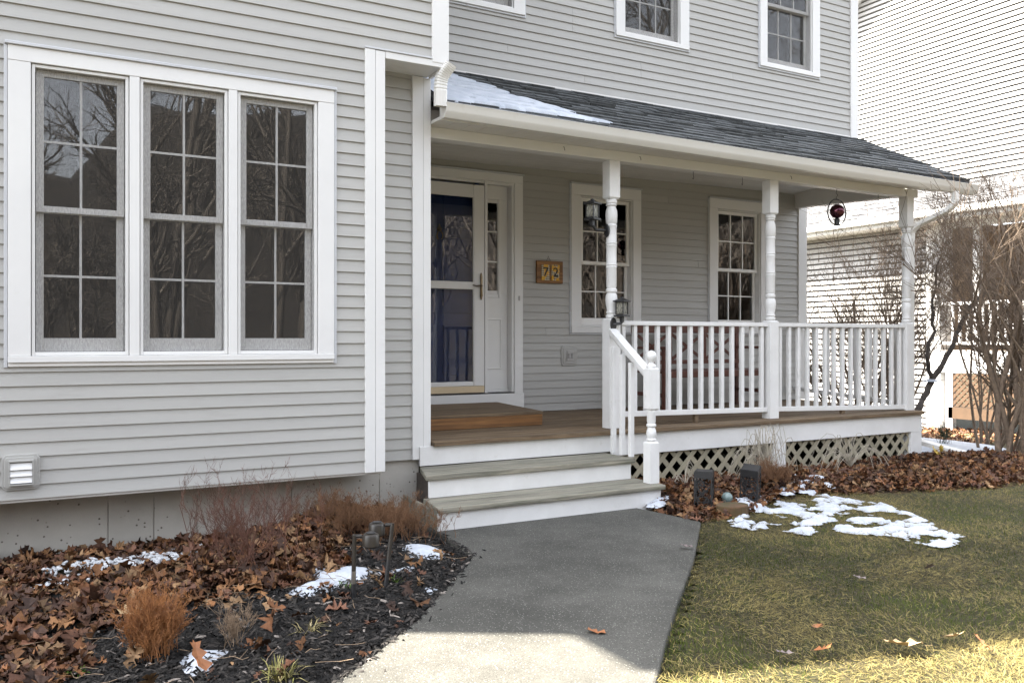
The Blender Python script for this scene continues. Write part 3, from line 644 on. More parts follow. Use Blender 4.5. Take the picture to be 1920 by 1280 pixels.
# ------------------------------------------------------------------ posts, railings
def turned(z0, z1, r=.044):
    L = z1-z0
    pr = [(.030, 0), (.046, .012), (.046, .03), (.034, .04), (.044, .05), (.036, .07), (.047, .12), (.050, .16), (.045, .20), (.036, .215), (.046, .225), (.046, .245), (.036, .255),
          (.042, .27), (.042, .42), (.046, .43), (.042, .44), (.046, .45), (.042, .46), (.042, .60), (.046, .61), (.042, .62), (.046, .63), (.042, .64), (.042, .76), (.047, .775), (.040, .79), (.046, .80),
          (.049, .86), (.046, .90), (.034, .935), (.046, .945), (.038, .955), (.046, .965), (.046, .99), (.030, 1)]
    return [(a*r/.044, z0+b*L) for a, b in pr]
def blk(mb, x0, x1, y0, y1, z0, z1, ct=0, cb=0):
    c = .012; zs_ = [z0+ct*0]; vs = []
    lv = []
    if cb: lv += [(c, z0), (0, z0+c*1.2)]
    else: lv += [(0, z0)]
    if ct: lv += [(0, z1-c*1.2), (c, z1)]
    else: lv += [(0, z1)]
    for ins, z in lv: vs += [(x0+ins, y0+ins, z), (x1-ins, y0+ins, z), (x1-ins, y1-ins, z), (x0+ins, y1-ins, z)]
    n = len(lv); fs = [(0, 3, 2, 1), tuple(4*(n-1)+i for i in range(4))]
    for j in range(n-1):
        for i in range(4): k = (i+1) % 4; fs.append((j*4+i, j*4+k, (j+1)*4+k, (j+1)*4+i))
    mb.add(vs, fs)
for cx in (4.365, 6.236, 8.246):
    mb = MB(); blk(mb, cx-.056, cx+.056, PF, PF+.108, .504, 1.44, ct=1); blk(mb, cx-.054, cx+.054, PF+.002, PF+.106, 2.455, 2.779, cb=1)
    mb.lathe(turned(1.435, 2.46, .046), (cx, PF+.054, 0), 20); H(mb.build('post', M['porch_paint'], smooth=True))
def railing(x0, x1, zb0, zb1, n, lab=None):
    y = PF+.054
    zr = 1.418
    part = H(MB().box(x0, x1, y-.030, y+.030, zr-.037, zr).build('railing', M['porch_paint'], bevel=.004))
    H(MB().hexa([(x0, y-.022, zb0-.046), (x1, y-.022, zb1-.046), (x1, y+.022, zb1-.046), (x0, y+.022, zb0-.046), (x0, y-.022, zb0), (x1, y-.022, zb1), (x1, y+.022, zb1), (x0, y+.022, zb0)]).build('bottom_rail', M['porch_paint'], bevel=.004), part)
    for i in range(n):
        x = x0+(x1-x0)*(i+.5+.0)/n; t = (x-x0)/(x1-x0); w_ = .018
        H(MB().box(x-w_, x+w_, y-w_, y+w_, zb0+(zb1-zb0)*t+.0005, zr-.0375).build('baluster', M['porch_paint'], bevel=.003), part)
    xm = (x0+x1)/2; zm_ = (zb0+zb1)/2-.047
    H(MB().box(xm-.02, xm+.02, y-.018, y+.018, .504, zm_).build('rail_foot', M['deck'], bevel=.003), part)
    return part
railing(4.422, 6.179, .640, .612, 14); railing(6.293, 8.189, .612, .560, 15)
part = H(MB().hexa([(8.215, 6.11, 1.375), (8.275, 6.11, 1.375), (8.52, C, 1.40), (8.46, C, 1.40), (8.215, 6.11, 1.412), (8.275, 6.11, 1.412), (8.52, C, 1.437), (8.46, C, 1.437)]).build('railing', M['porch_paint'], bevel=.004))
H(MB().hexa([(8.222, 6.11, .545), (8.268, 6.11, .545), (8.513, C, .62), (8.467, C, .62), (8.222, 6.11, .59), (8.268, 6.11, .59), (8.513, C, .665), (8.467, C, .665)]).build('bottom_rail', M['porch_paint'], bevel=.004), part)
for i in range(8):
    t = ((i+.5)/8)**1.15; x = 8.245+.245*t; yy = 6.11+(C-6.11)*t
    H(MB().box(x-.018, x+.018, yy-.018, yy+.018, .59+.075*t, 1.375+.025*t).build('baluster', M['porch_paint'], bevel=.003), part)
# newel and stair rail
nw = MB(); nx, ny = 4.186, 5.285; blk(nw, nx-.043, nx+.043, ny-.043, ny+.043, .160, .480, ct=1); blk(nw, nx-.042, nx+.042, ny-.042, ny+.042, .715, 1.045, ct=1, cb=1)
nw.lathe([(.026, .475), (.038, .487), (.038, .495), (.030, .503), (.040, .53), (.036, .56), (.028, .585), (.038, .595), (.038, .607), (.030, .615), (.034, .63), (.034, .69), (.038, .70), (.034, .717)], (nx, ny, 0), 18)
nw.lathe([(.038, 1.045), (.038, 1.058), (.018, 1.078), (.022, 1.09), (.036, 1.108), (.042, 1.13), (.036, 1.152), (.022, 1.168), (.004, 1.174)], (nx, ny, 0), 18)
H(nw.build('newel_post', M['porch_paint'], smooth=True))
P0, P1 = Vector((4.335, 6.0, 1.335)), Vector((nx+.0, ny+.043, 1.005))
hr = H(MB().bar(P0, P1, .07, .038).bar(P0-Vector((0, 0, .036)), P1-Vector((0, 0, .036)), .036, .032).build('stair_rail', M['porch_paint'], bevel=.004))
for (yy, zb) in ((5.83, .322), (5.70, .322), (5.57, .322)):
    t = (6.0-yy)/(6.0-ny-.043); x = 4.235; zt = 1.335-.33*t-.05; H(MB().box(x-.018-t*.04, x+.018-t*.04, yy-.018, yy+.018, zb, zt).build('baluster', M['porch_paint'], bevel=.003), hr)

# ------------------------------------------------------------------ porch beams, ceiling, roof, gutter
H(MB().box(2.63, 8.365, PF+.0, PF+.11, 2.780, 2.862).build('porch_beam', M['trim'], bevel=.003))
H(MB().box(2.63, 8.30, PF+.1105, PF+.13, 2.792, 2.87).build('beam_board', M['soffit']))
H(MB().hexa([(8.20, 6.111, 2.80), (8.30, 6.111, 2.80), (8.60, C, 2.925), (8.50, C, 2.925), (8.20, 6.111, 3.098), (8.30, 6.111, 3.098), (8.60, C, 3.099), (8.50, C, 3.099)]).build('side_beam', M['soffit']))
ce = H(MB().box(2.64, 8.56, 6.14, C, 3.125, 3.14).build('porch_ceiling', M['ceil']))
cw = (C-6.14)/16
for i in range(16):
    y0 = 6.14+cw*i; H(MB().hexa([(2.64, y0, 3.030), (8.62, y0, 3.10), (8.62, y0+cw-.007, 3.10), (2.64, y0+cw-.007, 3.030), (2.64, y0, 3.05), (8.62, y0, 3.12), (8.62, y0+cw-.007, 3.12), (2.64, y0+cw-.007, 3.05)]).build('ceiling_board', M['ceil']), ce)
# front soffit boards
sf = H(MB().box(2.63, 8.62, 5.76, PF+.0, 2.875, 2.885).build('soffit', M['soffit']))
n = 44
for i in range(n):
    a = 2.63+(8.62-2.63)*i/n; b = 2.63+(8.62-2.63)*(i+1)/n; H(MB().box(a, b-.004, 5.77, PF-.001, 2.863, 2.8745).build('soffit_panel', M['soffit']), sf)
H(MB().box(2.63, 8.80, 5.755, 5.775, 2.855, 2.965).build('fascia', M['trim']))
# gutter
gp = [(0, 0), (-.055, 0), (-.085, .035), (-.092, .05), (-.100, .085), (-.108, .098), (-.100, .102), (-.092, .094), (-.080, .05), (-.050, .008), (-.004, .008), (-.004, .09), (0, .09)]
gt = H(MB().extr(gp, (2.635, 5.753, 2.862), (8.90, 5.753, 2.808)).build('gutter', M['gutter'], smooth=True))
for xx, zz_ in ((2.633, 2.862), (8.902, 2.808)):
    H(MB().extr([(0, 0), (-.055, 0), (-.085, .035), (-.100, .085), (-.108, .1), (0, .1)], (xx-.003, 5.753, zz_), (xx+.003, 5.753, zz_)).build('end_cap', M['gutter']), gt)
def corr(pts, wx, wy, name, parent=None, mat='gutter', ups=None, rib=.0025):
    """corrugated rectangular downspout along a path"""
    P = [Vector(p) for p in pts]; dense = []
    for _ in range(2):
        Q = [P[0]]
        for i in range(len(P)-1): Q += [P[i].lerp(P[i+1], .25), P[i].lerp(P[i+1], .75)]
        P = Q+[P[-1]]
    for i in range(len(P)-1):
        k = max(2, int((P[i+1]-P[i]).length/.012))
        for j in range(k): dense.append(P[i].lerp(P[i+1], j/k))
    dense.append(P[-1]); vs = []; fs = []; prof = []
    n = 20
    for k in range(n):
        a = 2*math.pi*k/n; c, s_ = math.cos(a), math.sin(a); q = max(abs(c), abs(s_)); prof.append((c/q*wx/2*(1-.0), s_/q*wy/2))
    for i, p in enumerate(dense):
        d = (dense[min(i+2, len(dense)-1)]-dense[max(i-2, 0)]).normalized(); u = Vector(ups or (1, 0, 0)); e = (u-d*u.dot(d)).normalized(); g = d.cross(e)
        bend = 1 if not any((p-Vector(q)).length < .01 for q in ()) else 1
        curv = (dense[min(i+6, len(dense)-1)]-p).normalized().angle((p-dense[max(i-6, 0)]).normalized(), 0) if 5 < i < len(dense)-6 else 0
        f = 1+(.05*math.sin(i*2.1) if curv > .04 else 0)
        for k, (a, b) in enumerate(prof):
            r_ = 1-(.05 if k % 2 else 0); vs.append(p+e*a*f*r_+g*b*f*r_)
    for i in range(len(dense)-1):
        for k in range(n): q = (k+1) % n; fs.append((i*n+k, i*n+q, (i+1)*n+q, (i+1)*n+k))
    return H(MB().add(vs, fs).build(name, M[mat]))
corr([(2.640, 5.61, 3.225), (2.628, 5.62, 3.20), (2.608, 5.64, 3.17), (2.592, 5.66, 3.13), (2.588, 5.67, 3.08), (2.590, 5.675, 3.0), (2.592, 5.68, 2.93)], .085, .06, 'downspout')
corr([(8.56, 5.70, 2.82), (8.56, 5.70, 2.72), (8.545, 5.72, 2.67), (8.515, 5.77, 2.62), (8.46, 5.86, 2.57), (8.385, 6.0, 2.50), (8.352, 6.06, 2.44), (8.345, 6.075, 2.38), (8.345, 6.075, .30), (8.36, 6.06, .20), (8.42, 6.02, .14)], .075, .055, 'downspout')
corr([(8.38, 6.05, .17), (8.50, 5.96, .13), (8.62, 5.86, .085), (8.80, 5.72, .03)], .085, .06, 'downspout')
# porch roof
ye, ze, yr, zr_ = 5.735, 2.962, 7.06, 3.665
def xr(y): return 8.86-(y-ye)*.10
sl = math.atan2(zr_-ze, yr-ye); SL = math.hypot(zr_-ze, yr-ye)
proof = H(MB().hexa([(2.64, ye, ze-.03), (xr(ye), ye, ze-.03), (xr(yr), yr, zr_-.03), (2.64, yr, zr_-.03), (2.64, ye, ze), (xr(ye), ye, ze), (xr(yr), yr, zr_), (2.64, yr, zr_)]).build('porch_roof', M['roofdark']))
H(MB().hexa([(xr(ye)-.03, ye, ze-.10), (xr(ye), ye, ze-.10), (xr(yr), yr, zr_-.10), (xr(yr)-.03, yr, zr_-.10), (xr(ye)-.03, ye, ze-.031), (xr(ye), ye, ze-.031), (xr(yr), yr, zr_-.031), (xr(yr)-.03, yr, zr_-.031)]).build('rake_board', M['trim']))
rows = 12; ex = SL/rows
sme = []
for k in range(6):
    w_ = rnd.uniform(.22, .33); c1, c2 = rnd.uniform(0, .05), rnd.uniform(0, .05)
    mb = MB(); t = .013+.006*(k % 2)
    mb.hexa([(c1, -.006, 0.0), (1-c2, -.006, 0.0), (1, ex*1.2, 0), (0, ex*1.2, 0), (c1, -.006, t), (1-c2, -.006, t), (1, ex*1.2, .003), (0, ex*1.2, .003)])
    me = mb.mesh('shingle'); me.materials.append(M['shingle']); sme.append(me)
cnt = 0
for j in range(rows):
    s0 = j*ex; yy = ye+s0*math.cos(sl); zz_ = ze+s0*math.sin(sl)+.001; xe = xr(yy); x = 2.64
    while x < xe-.01:
        w_ = rnd.uniform(.22, .36); w_ = min(w_, xe-x)
        if xe-x-w_ < .08: w_ = xe-x
        link('shingle', rnd.choice(sme), proof, (x, yy, zz_+rnd.uniform(0, .002)), (w_-.002, 1, rnd.uniform(.8, 1.5)), (sl, 0, 0)); x += w_; cnt += 1
print('shingles', cnt)
# hooks under beam
def hook(x, z, y=PF-.004):
    pts = [(x, y, z+.02), (x, y-.012, z+.018), (x, y-.018, z+.005), (x+.006, y-.014, z-.010), (x+.012, y-.008, z-.004)]
    H(MB().tube(pts, .0022, 6).build('hook', M['black']))
for x, z in ((3.84, 2.815), (4.62, 2.815), (6.44, 2.815), (8.14, 2.815)): hook(x, z)
def chook(x): H(MB().tube([(x, PF+.06, 2.78), (x, PF+.06, 2.745), (x+.006, PF+.06, 2.725), (x, PF+.06, 2.712), (x-.012, PF+.06, 2.722)], .0022, 6).build('hook', M['black']))
for x in (5.28, 5.88, 7.8): chook(x)

# ------------------------------------------------------------------ things on the porch
# house number plaque
pl = empty('number_plaque', (4.83, C-.02, 1.85), 'small wooden plaque with two painted number tiles reading 72 beside the door', 'number plaque')
def L(o, root): o.parent = root; o.location = Vector(o.location)-root.location; return o
L(MB().box(4.668, 4.992, C-.045, C-.018, 1.852, 2.088).build('board', M['step_wood'], bevel=.004), pl)
for a, chs in ((4.722, '7'), (4.846, '2')):
    t = L(MB().box(a, a+.098, C-.053, C-.0455, 1.882, 2.048).build('tile', M['tile'], bevel=.002), pl)
    cu = bpy.data.curves.new('digit', 'FONT'); cu.body = chs; cu.size = .135; cu.extrude = .0012; cu.offset = .0015; cu.align_x = 'CENTER'; cu.align_y = 'CENTER'
    to = bpy.data.objects.new('digit_src', cu); col.objects.link(to); dg = bpy.context.evaluated_depsgraph_get(); me = bpy.data.meshes.new_from_object(to.evaluated_get(dg)); bpy.data.objects.remove(to)
    me.materials.append(M['black']); d = link('digit', me, pl, Vector((a+.049, C-.0555, 1.965))-pl.location, (1, 1, 1), (R(90), 0, 0))
L(MB().tube([(4.80, C-.02, 2.088), (4.825, C-.02, 2.14), (4.85, C-.02, 2.088)], .0015, 5).build('wire', M['black']), pl)
# wooden step box
sb = empty('step_box', (3.45, 7.0, .504), 'low brown wooden box step in front of the storm door', 'step')
fxr = lambda y: 3.99+(y-6.56)*.15
for i in range(8):
    y0 = 6.56+i*.15; y1 = y0+.145; L(MB().hexa([(2.9, y0, .600), (fxr(y0), y0, .600), (fxr(y1), y1, .600), (2.9, y1, .600), (2.9, y0, .625), (fxr(y0), y0, .625), (fxr(y1), y1, .625), (2.9, y1, .625)]).build('top_board', M['deck'], bevel=.003), sb)
L(MB().box(2.9, 3.985, 6.563, 6.60, .5045, .5995).build('front_board', M['step_wood'], bevel=.003), sb)
L(MB().hexa([(3.955, 6.601, .5045), (3.99, 6.601, .5045), (4.155, 7.74, .5045), (4.12, 7.74, .5045), (3.955, 6.601, .5995), (3.99, 6.601, .5995), (4.155, 7.74, .5995), (4.12, 7.74, .5995)]).build('side_board', M['step_wood'], bevel=.003), sb)
# bench
be = empty('bench', (6.5, 7.3, .503), 'dark red wooden bench with crossed back slats behind the porch railing', 'bench')
bx0, bx1, yb, yf = 5.72, 7.27, 7.56, 7.02
L(MB().box(bx0, bx1, yb-.02, yb+.02, 1.33, 1.415).build('back_rail', M['redwood'], bevel=.006), be)
L(MB().box(bx0, bx1, yb-.02, yb+.02, .985, 1.03).build('back_rail', M['redwood'], bevel=.004), be)
for k in range(4): x = bx0+.03+k*(bx1-bx0-.06)/3; L(MB().box(x-.022, x+.022, yb-.018, yb+.018, 1.031 if 0 < k < 3 else .504, 1.3295 if 0 < k < 3 else 1.42).build('back_post', M['redwood'], bevel=.004), be)
for k in range(3):
    a = bx0+.055+k*(bx1-bx0-.06)/3; b = bx0+.005+(k+1)*(bx1-bx0-.06)/3
    for s_ in (0, 1):
        pts = [Vector((a+(b-a)*t, yb+(.006 if s_ else -.006), (1.04+.28*(t if not s_ else 1-t)) + .05*math.sin(t*math.pi)*(1 if s_ else -1)*0)) for t in np.linspace(0, 1, 7)]
        mb = MB()
        for q in range(6): mb.bar(pts[q], pts[q+1], .012, .032)
        L(mb.build('cross_slat', M['redwood']), be)
L(MB().box(bx0, bx1, yf, yf+.03, .86, .925).build('seat_rail', M['redwood'], bevel=.004), be)
for k in range(6): y0 = yf+.032+k*.082; L(MB().box(bx0, bx1, y0, y0+.074, .905, .928).build('seat_slat', M['redwood'], bevel=.003), be)
for x in (bx0+.02, bx1-.02):
    L(MB().box(x-.025, x+.025, yf-.02, yf+.03, .504, 1.155).build('front_leg', M['redwood'], bevel=.004), be)
    L(MB().box(x-.032, x+.032, yf-.05, yb-.022, 1.1555, 1.185).build('armrest', M['redwood'], bevel=.006), be)
    L(MB().box(x-.015, x+.015, yf+.031, yb-.021, .66, .70).build('stretcher', M['redwood'], bevel=.003), be)
# gazing ball
gb = empty('hanging_globe', (7.17, 6.06, 2.42), 'dark red mirrored glass globe in a black ring hanging under the porch beam', 'ornament')
cx, cz = 7.17, 2.545
L(MB().tube([(cx+.132*math.cos(t), 6.06+0*t, cz+.132*math.sin(t)) for t in np.linspace(0, 2*math.pi, 49)], .0065, 8, False).build('ring', M['black'], smooth=True), gb)
L(MB().lathe([(.0, -.072)]+[(.072*math.sin(t), -.072*math.cos(t)) for t in np.linspace(.3, math.pi-.05, 16)]+[(0, .072)], (cx+.004, 6.06, cz+.012), 24).build('globe', M['ball'], smooth=True), gb)
L(MB().lathe([(.026, -.128), (.026, -.08), (.030, -.075), (.018, -.06)], (cx+.004, 6.06, cz), 16).build('neck', M['black'], smooth=True), gb)
L(MB().tube([(cx, 6.06, cz+.135), (cx-.010, 6.06, cz+.150), (cx+.002, 6.06, cz+.163), (cx+.014, 6.06, cz+.172), (cx+.004, 6.06, cz+.188), (cx-.012, 6.06, cz+.195), (cx-.004, 6.06, cz+.21), (cx, 6.06, cz+.234)], .0025, 6).build('hook', M['black']), gb)
# porch lanterns
def lantern(root, c, s=1.0, mount=None, arm=None, rz=0.0):
    cx, cy, cz = c; rot = lambda x, y, z: (cx+(x*math.cos(rz)-y*math.sin(rz))*s, cy+(x*math.sin(rz)+y*math.cos(rz))*s, cz+z*s)
    def bx(mb, x0, x1, y0, y1, z0, z1): mb.hexa([rot(*p) for p in [(x0, y0, z0), (x1, y0, z0), (x1, y1, z0), (x0, y1, z0), (x0, y0, z1), (x1, y0, z1), (x1, y1, z1), (x0, y1, z1)]])
    mb = MB(); bx(mb, -.058, .058, -.058, .058, .080, .092); mb.hexa([rot(*p) for p in [(-.05, -.05, .092), (.05, -.05, .092), (.05, .05, .092), (-.05, .05, .092), (-.018, -.018, .112), (.018, -.018, .112), (.018, .018, .112), (-.018, .018, .112)]])
    bx(mb, -.012, .012, -.012, .012, .112, .125)
    L(mb.build('lantern_cap', M['black'], bevel=.001), root)
    g = MB(); bx(g, -.034, .034, -.034, .034, -.026, .078); L(g.build('glass', M['paleglass']), root)
    f = MB()
    for sx in (-1, 1):
        for sy in (-1, 1): bx(f, sx*.0375-.004, sx*.0375+.004, sy*.0375-.004, sy*.0375+.004, -.03, .08)
    for ang in range(4):
        a = ang*math.pi/2
        def q(u, v): x, y = u, -.038; return rot(x*math.cos(a)-y*math.sin(a), x*math.sin(a)+y*math.cos(a), v)
        zmid = .026
        for (u0, v0, u1, v1) in ((0, -.026, .018, zmid), (.018, zmid, 0, .078), (0, .078, -.018, zmid), (-.018, zmid, 0, -.026), (.018, zmid, .034, zmid), (-.034, zmid, -.018, zmid), (0, -.026, .034, -.002) if 0 else (.012, -.026, .034, .0), (-.012, -.026, -.034, 0), (.012, .078, .034, .055), (-.012, .078, -.034, .055)):
            f.tube([q(u0, v0), q(u1, v1)], .0016*s, 4)
    L(f.build('lantern_frame', M['black']), root)
    b = MB(); bx(b, -.036, .036, -.036, .036, -.038, -.030); bx(b, -.052, .052, -.052, .052, -.052, -.038); bx(b, -.015, .015, -.015, .015, -.10, -.052); L(b.build('lantern_base', M['black'], bevel=.001), root)
    a = MB(); a.tube([rot(0, 0, -.095), Vector(arm), Vector(mount)], [.012, .012, .014], 8); L(a.build('arm', M['black'], smooth=True), root)
ln = empty('wall_lantern', (4.30, PF+.054, 2.17), 'black porch lantern fixed high on the first turned post', 'lantern', 'lanterns on the first porch post')
lantern(ln, (4.165, PF+.05, 2.318), 1.0, (4.30, PF+.054, 2.185), (4.205, PF+.054, 2.185), rz=.35)
o = MB().lathe([(0, -.012), (.03, -.012), (.034, 0), (.03, .006), (0, .008)], (0, 0, 0), 20).build('back_plate', M['black'], smooth=True); o.parent = ln; o.matrix_local = Matrix.Translation(Vector((4.313, PF+.052, 2.185))-ln.location) @ Matrix.Rotation(R(-90), 4, 'Y') @ Matrix.Diagonal((1.7, 1, 1, 1))
ln = empty('wall_lantern', (4.34, PF, 1.35), 'black porch lantern fixed low on the first post beside the railing end', 'lantern', 'lanterns on the first porch post')
lantern(ln, (4.395, PF-.055, 1.50), .95, (4.345, PF-.006, 1.388), (4.39, PF-.05, 1.395), rz=.35)
o = MB().lathe([(0, -.012), (.03, -.012), (.034, 0), (.03, .006), (0, .008)], (0, 0, 0), 20).build('back_plate', M['black'], smooth=True); o.parent = ln; o.matrix_local = Matrix.Translation(Vector((4.345, PF-.004, 1.388))-ln.location) @ Matrix.Rotation(R(90), 4, 'X') @ Matrix.Diagonal((1, 1.7, 1, 1))

# ------------------------------------------------------------------ snow
def snowpatch(name, poly, label, zf, thick, res=.018, ns=7, amp=.12, holes=0, seed=1, off=(0, 0), aniso=1, group=None):
    xs_ = [p[0] for p in poly]; ys_ = [p[1] for p in poly]; m = .1
    nx = int((max(xs_)-min(xs_)+2*m)/res)+1; ny = int((max(ys_)-min(ys_)+2*m)/res)+1
    X, Y = np.meshgrid(np.linspace(min(xs_)-m, max(xs_)+m, nx), np.linspace(min(ys_)-m, max(ys_)+m, ny))
    d = sdist(X, Y, poly)+amp*(fbm(X, Y*aniso, ns, seed)-.5)*2
    if holes: d = np.minimum(d, .3*(fbm(X, Y*aniso, ns*1.3, seed+30, 5)-holes)); d = d-.035*(fbm(X, Y, 28, seed+50, 2) > .56)*(d < .05)
    h = thick*np.clip(d/(thick*2.2), 0, 1)**.55*(.75+.5*fbm(X, Y, 9, seed+7))
    Zv = zf(X, Y)+h-.004; idx = np.arange(nx*ny).reshape(ny, nx)
    q = np.stack([idx[:-1, :-1], idx[:-1, 1:], idx[1:, 1:], idx[1:, :-1]], -1).reshape(-1, 4); q = q[(d.ravel()[q] > -.004).any(1)]
    used, inv = np.unique(q, return_inverse=True); v = np.stack([X.ravel(), Y.ravel(), Zv.ravel()], 1)[used]
    o = bulk(name, v, inv.reshape(-1, 4), M['snow'], smooth=True); tag(o, label, 'snow', group); return o
G = 'patches of old snow left around the yard'
snowpatch('snow_patch', [(1.12, 4.25), (1.22, 4.45), (1.30, 4.66), (1.50, 4.62), (1.60, 4.45), (1.52, 4.30), (1.33, 4.22), (1.2, 4.16)], 'bright snow patch between the red-stemmed shrub and the bronze path light', bedz, .045, seed=2, ns=5, amp=.09, group=G)
snowpatch('snow_patch', [(1.60, 4.42), (1.85, 4.45), (1.85, 4.39), (1.62, 4.33)], 'thin strip of snow on black mulch between the two bronze path lights', bedz, .018, seed=12, ns=9, amp=.06, group=G)
snowpatch('snow_patch', [(1.72, 4.06), (1.82, 4.12), (1.86, 4.06), (1.78, 3.99)], 'little snow scrap on mulch beside the walkway edge', bedz, .015, seed=22, ns=9, amp=.05, group=G)
snowpatch('snow_patch', [(1.93, 4.66), (1.98, 4.86), (2.12, 4.88), (2.22, 4.72), (2.14, 4.58), (2.0, 4.54)], 'snow patch beside the dried round shrub at the foot of the steps', bedz, .04, seed=4, ns=6, amp=.07, group=G)
snowpatch('snow_patch', [(.535, 3.56), (.57, 3.64), (.66, 3.62), (.72, 3.60), (.63, 3.48), (.60, 3.40), (.545, 3.37), (.52, 3.45)], 'small smooth snow lump beside the orange dried shrub', bedz, .05, seed=5, ns=6, amp=.035, group=G)
snowpatch('snow_patch', [(1.55, 5.20), (1.70, 5.28), (1.74, 5.20), (1.62, 5.12)], 'small snow patch among leaves behind the bronze path lights', bedz, .03, seed=6, ns=6, amp=.05, group=G)
snowpatch('snow_patch', [(4.15, 4.42), (4.35, 4.60), (4.55, 4.70), (4.80, 4.95), (5.20, 5.05), (5.9, 5.42), (6.05, 5.25), (5.75, 4.85), (5.75, 4.5), (5.65, 4.1), (5.35, 3.75), (5.1, 3.35), (4.75, 3.25), (4.9, 3.6), (4.7, 3.85), (4.5, 3.85), (4.35, 4.15), (4.2, 4.25)],
          'large ragged patch of melting snow on the lawn in front of the lattice', lambda x, y: np.where(sdist(x, y, RBED) > 0, rbedz(x, y)+.045, lawnz(x, y)+.014), .020, res=.011, ns=5.5, amp=.13, holes=.52, seed=8, aniso=1.0, group=G)
snowpatch('snow_patch', [(4.02, 5.12), (4.2, 5.28), (4.26, 5.18), (4.1, 5.05)], 'small snow patch on dead leaves beside the steps and newel', lambda x, y: rbedz(x, y)+.055, .03, seed=9, amp=.05, group=G)
snowpatch('snow_patch', [(8.8, 6.5), (9.4, 5.9), (10.6, 6.1), (12.6, 8.2), (13.5, 9.3), (12.2, 10.2), (10.2, 9.0)], 'wide sheet of snow on the side yard between the two houses', lambda x, y: gz(x, y)-.02, .04, res=.05, ns=1.4, amp=.5, seed=10, group=G)
# snow on the porch roof
def roofsnow():
    res = .014; x0, x1 = 2.66, 5.0; nx = int((x1-x0)/res); ny = int(SL/res)
    X, S = np.meshgrid(np.linspace(x0, x1, nx), np.linspace(.02, SL-.01, ny))
    lo = .11+.035*fbm(X, S, 5, 3); hi = np.interp(X, [2.6, 3.0, 3.4, 3.8, 4.2, 4.45, 4.75], [1.34, 1.26, 1.10, .84, .38, .13, .0])+.16*(fbm(X, S*.2, 6, 21)-.5)
    d = np.minimum(S-lo, hi-S)
    # shingle butts show through near the upper edge
    row = np.floor(S/ex); fr = (S/ex) % 1.0; rj = ((row*12.9898) % 1.0+(row*7.233) % 1.0)/2
    xl = np.interp(S, [.1, .25, .45, .7, 1.0, 1.35], [4.22, 3.98, 3.78, 3.58, 3.36, 3.15])+.34*(rj-.5)+.30*(fbm(X*0+row*3.1, S*9, 1.0, 77)-.5)
    d = np.minimum(S-lo, (xl-X)*.35); up = np.clip((S-.42)/.75, 0, 1)
    gap = (fr < .28+.55*up)*(fbm(X, row*7.3, 2.6, 5, 4) > .60-.30*up)
    d = np.where(gap, -.01, d); t = np.clip(d/.05, 0, 1)**.6; h = .016+.018*t*(.7+.6*fbm(X, S, 5, 8))
    h = np.where(d < 0, .0, h); idx = np.arange(nx*ny).reshape(ny, nx)
    q = np.stack([idx[:-1, :-1], idx[:-1, 1:], idx[1:, 1:], idx[1:, :-1]], -1).reshape(-1, 4); q = q[(d.ravel()[q] > 0).sum(1) > 0]
    Y = ye+S*math.cos(sl)-h*math.sin(sl); Z_ = ze+S*math.sin(sl)+h*math.cos(sl)
    used, inv = np.unique(q, return_inverse=True); v = np.stack([X.ravel(), Y.ravel(), Z_.ravel()], 1)[used]
    return tag(bulk('snow_patch', v, inv.reshape(-1, 4), M['snow'], smooth=True), 'melting snow lying on the left end of the dark porch roof', 'snow', G)
roofsnow()

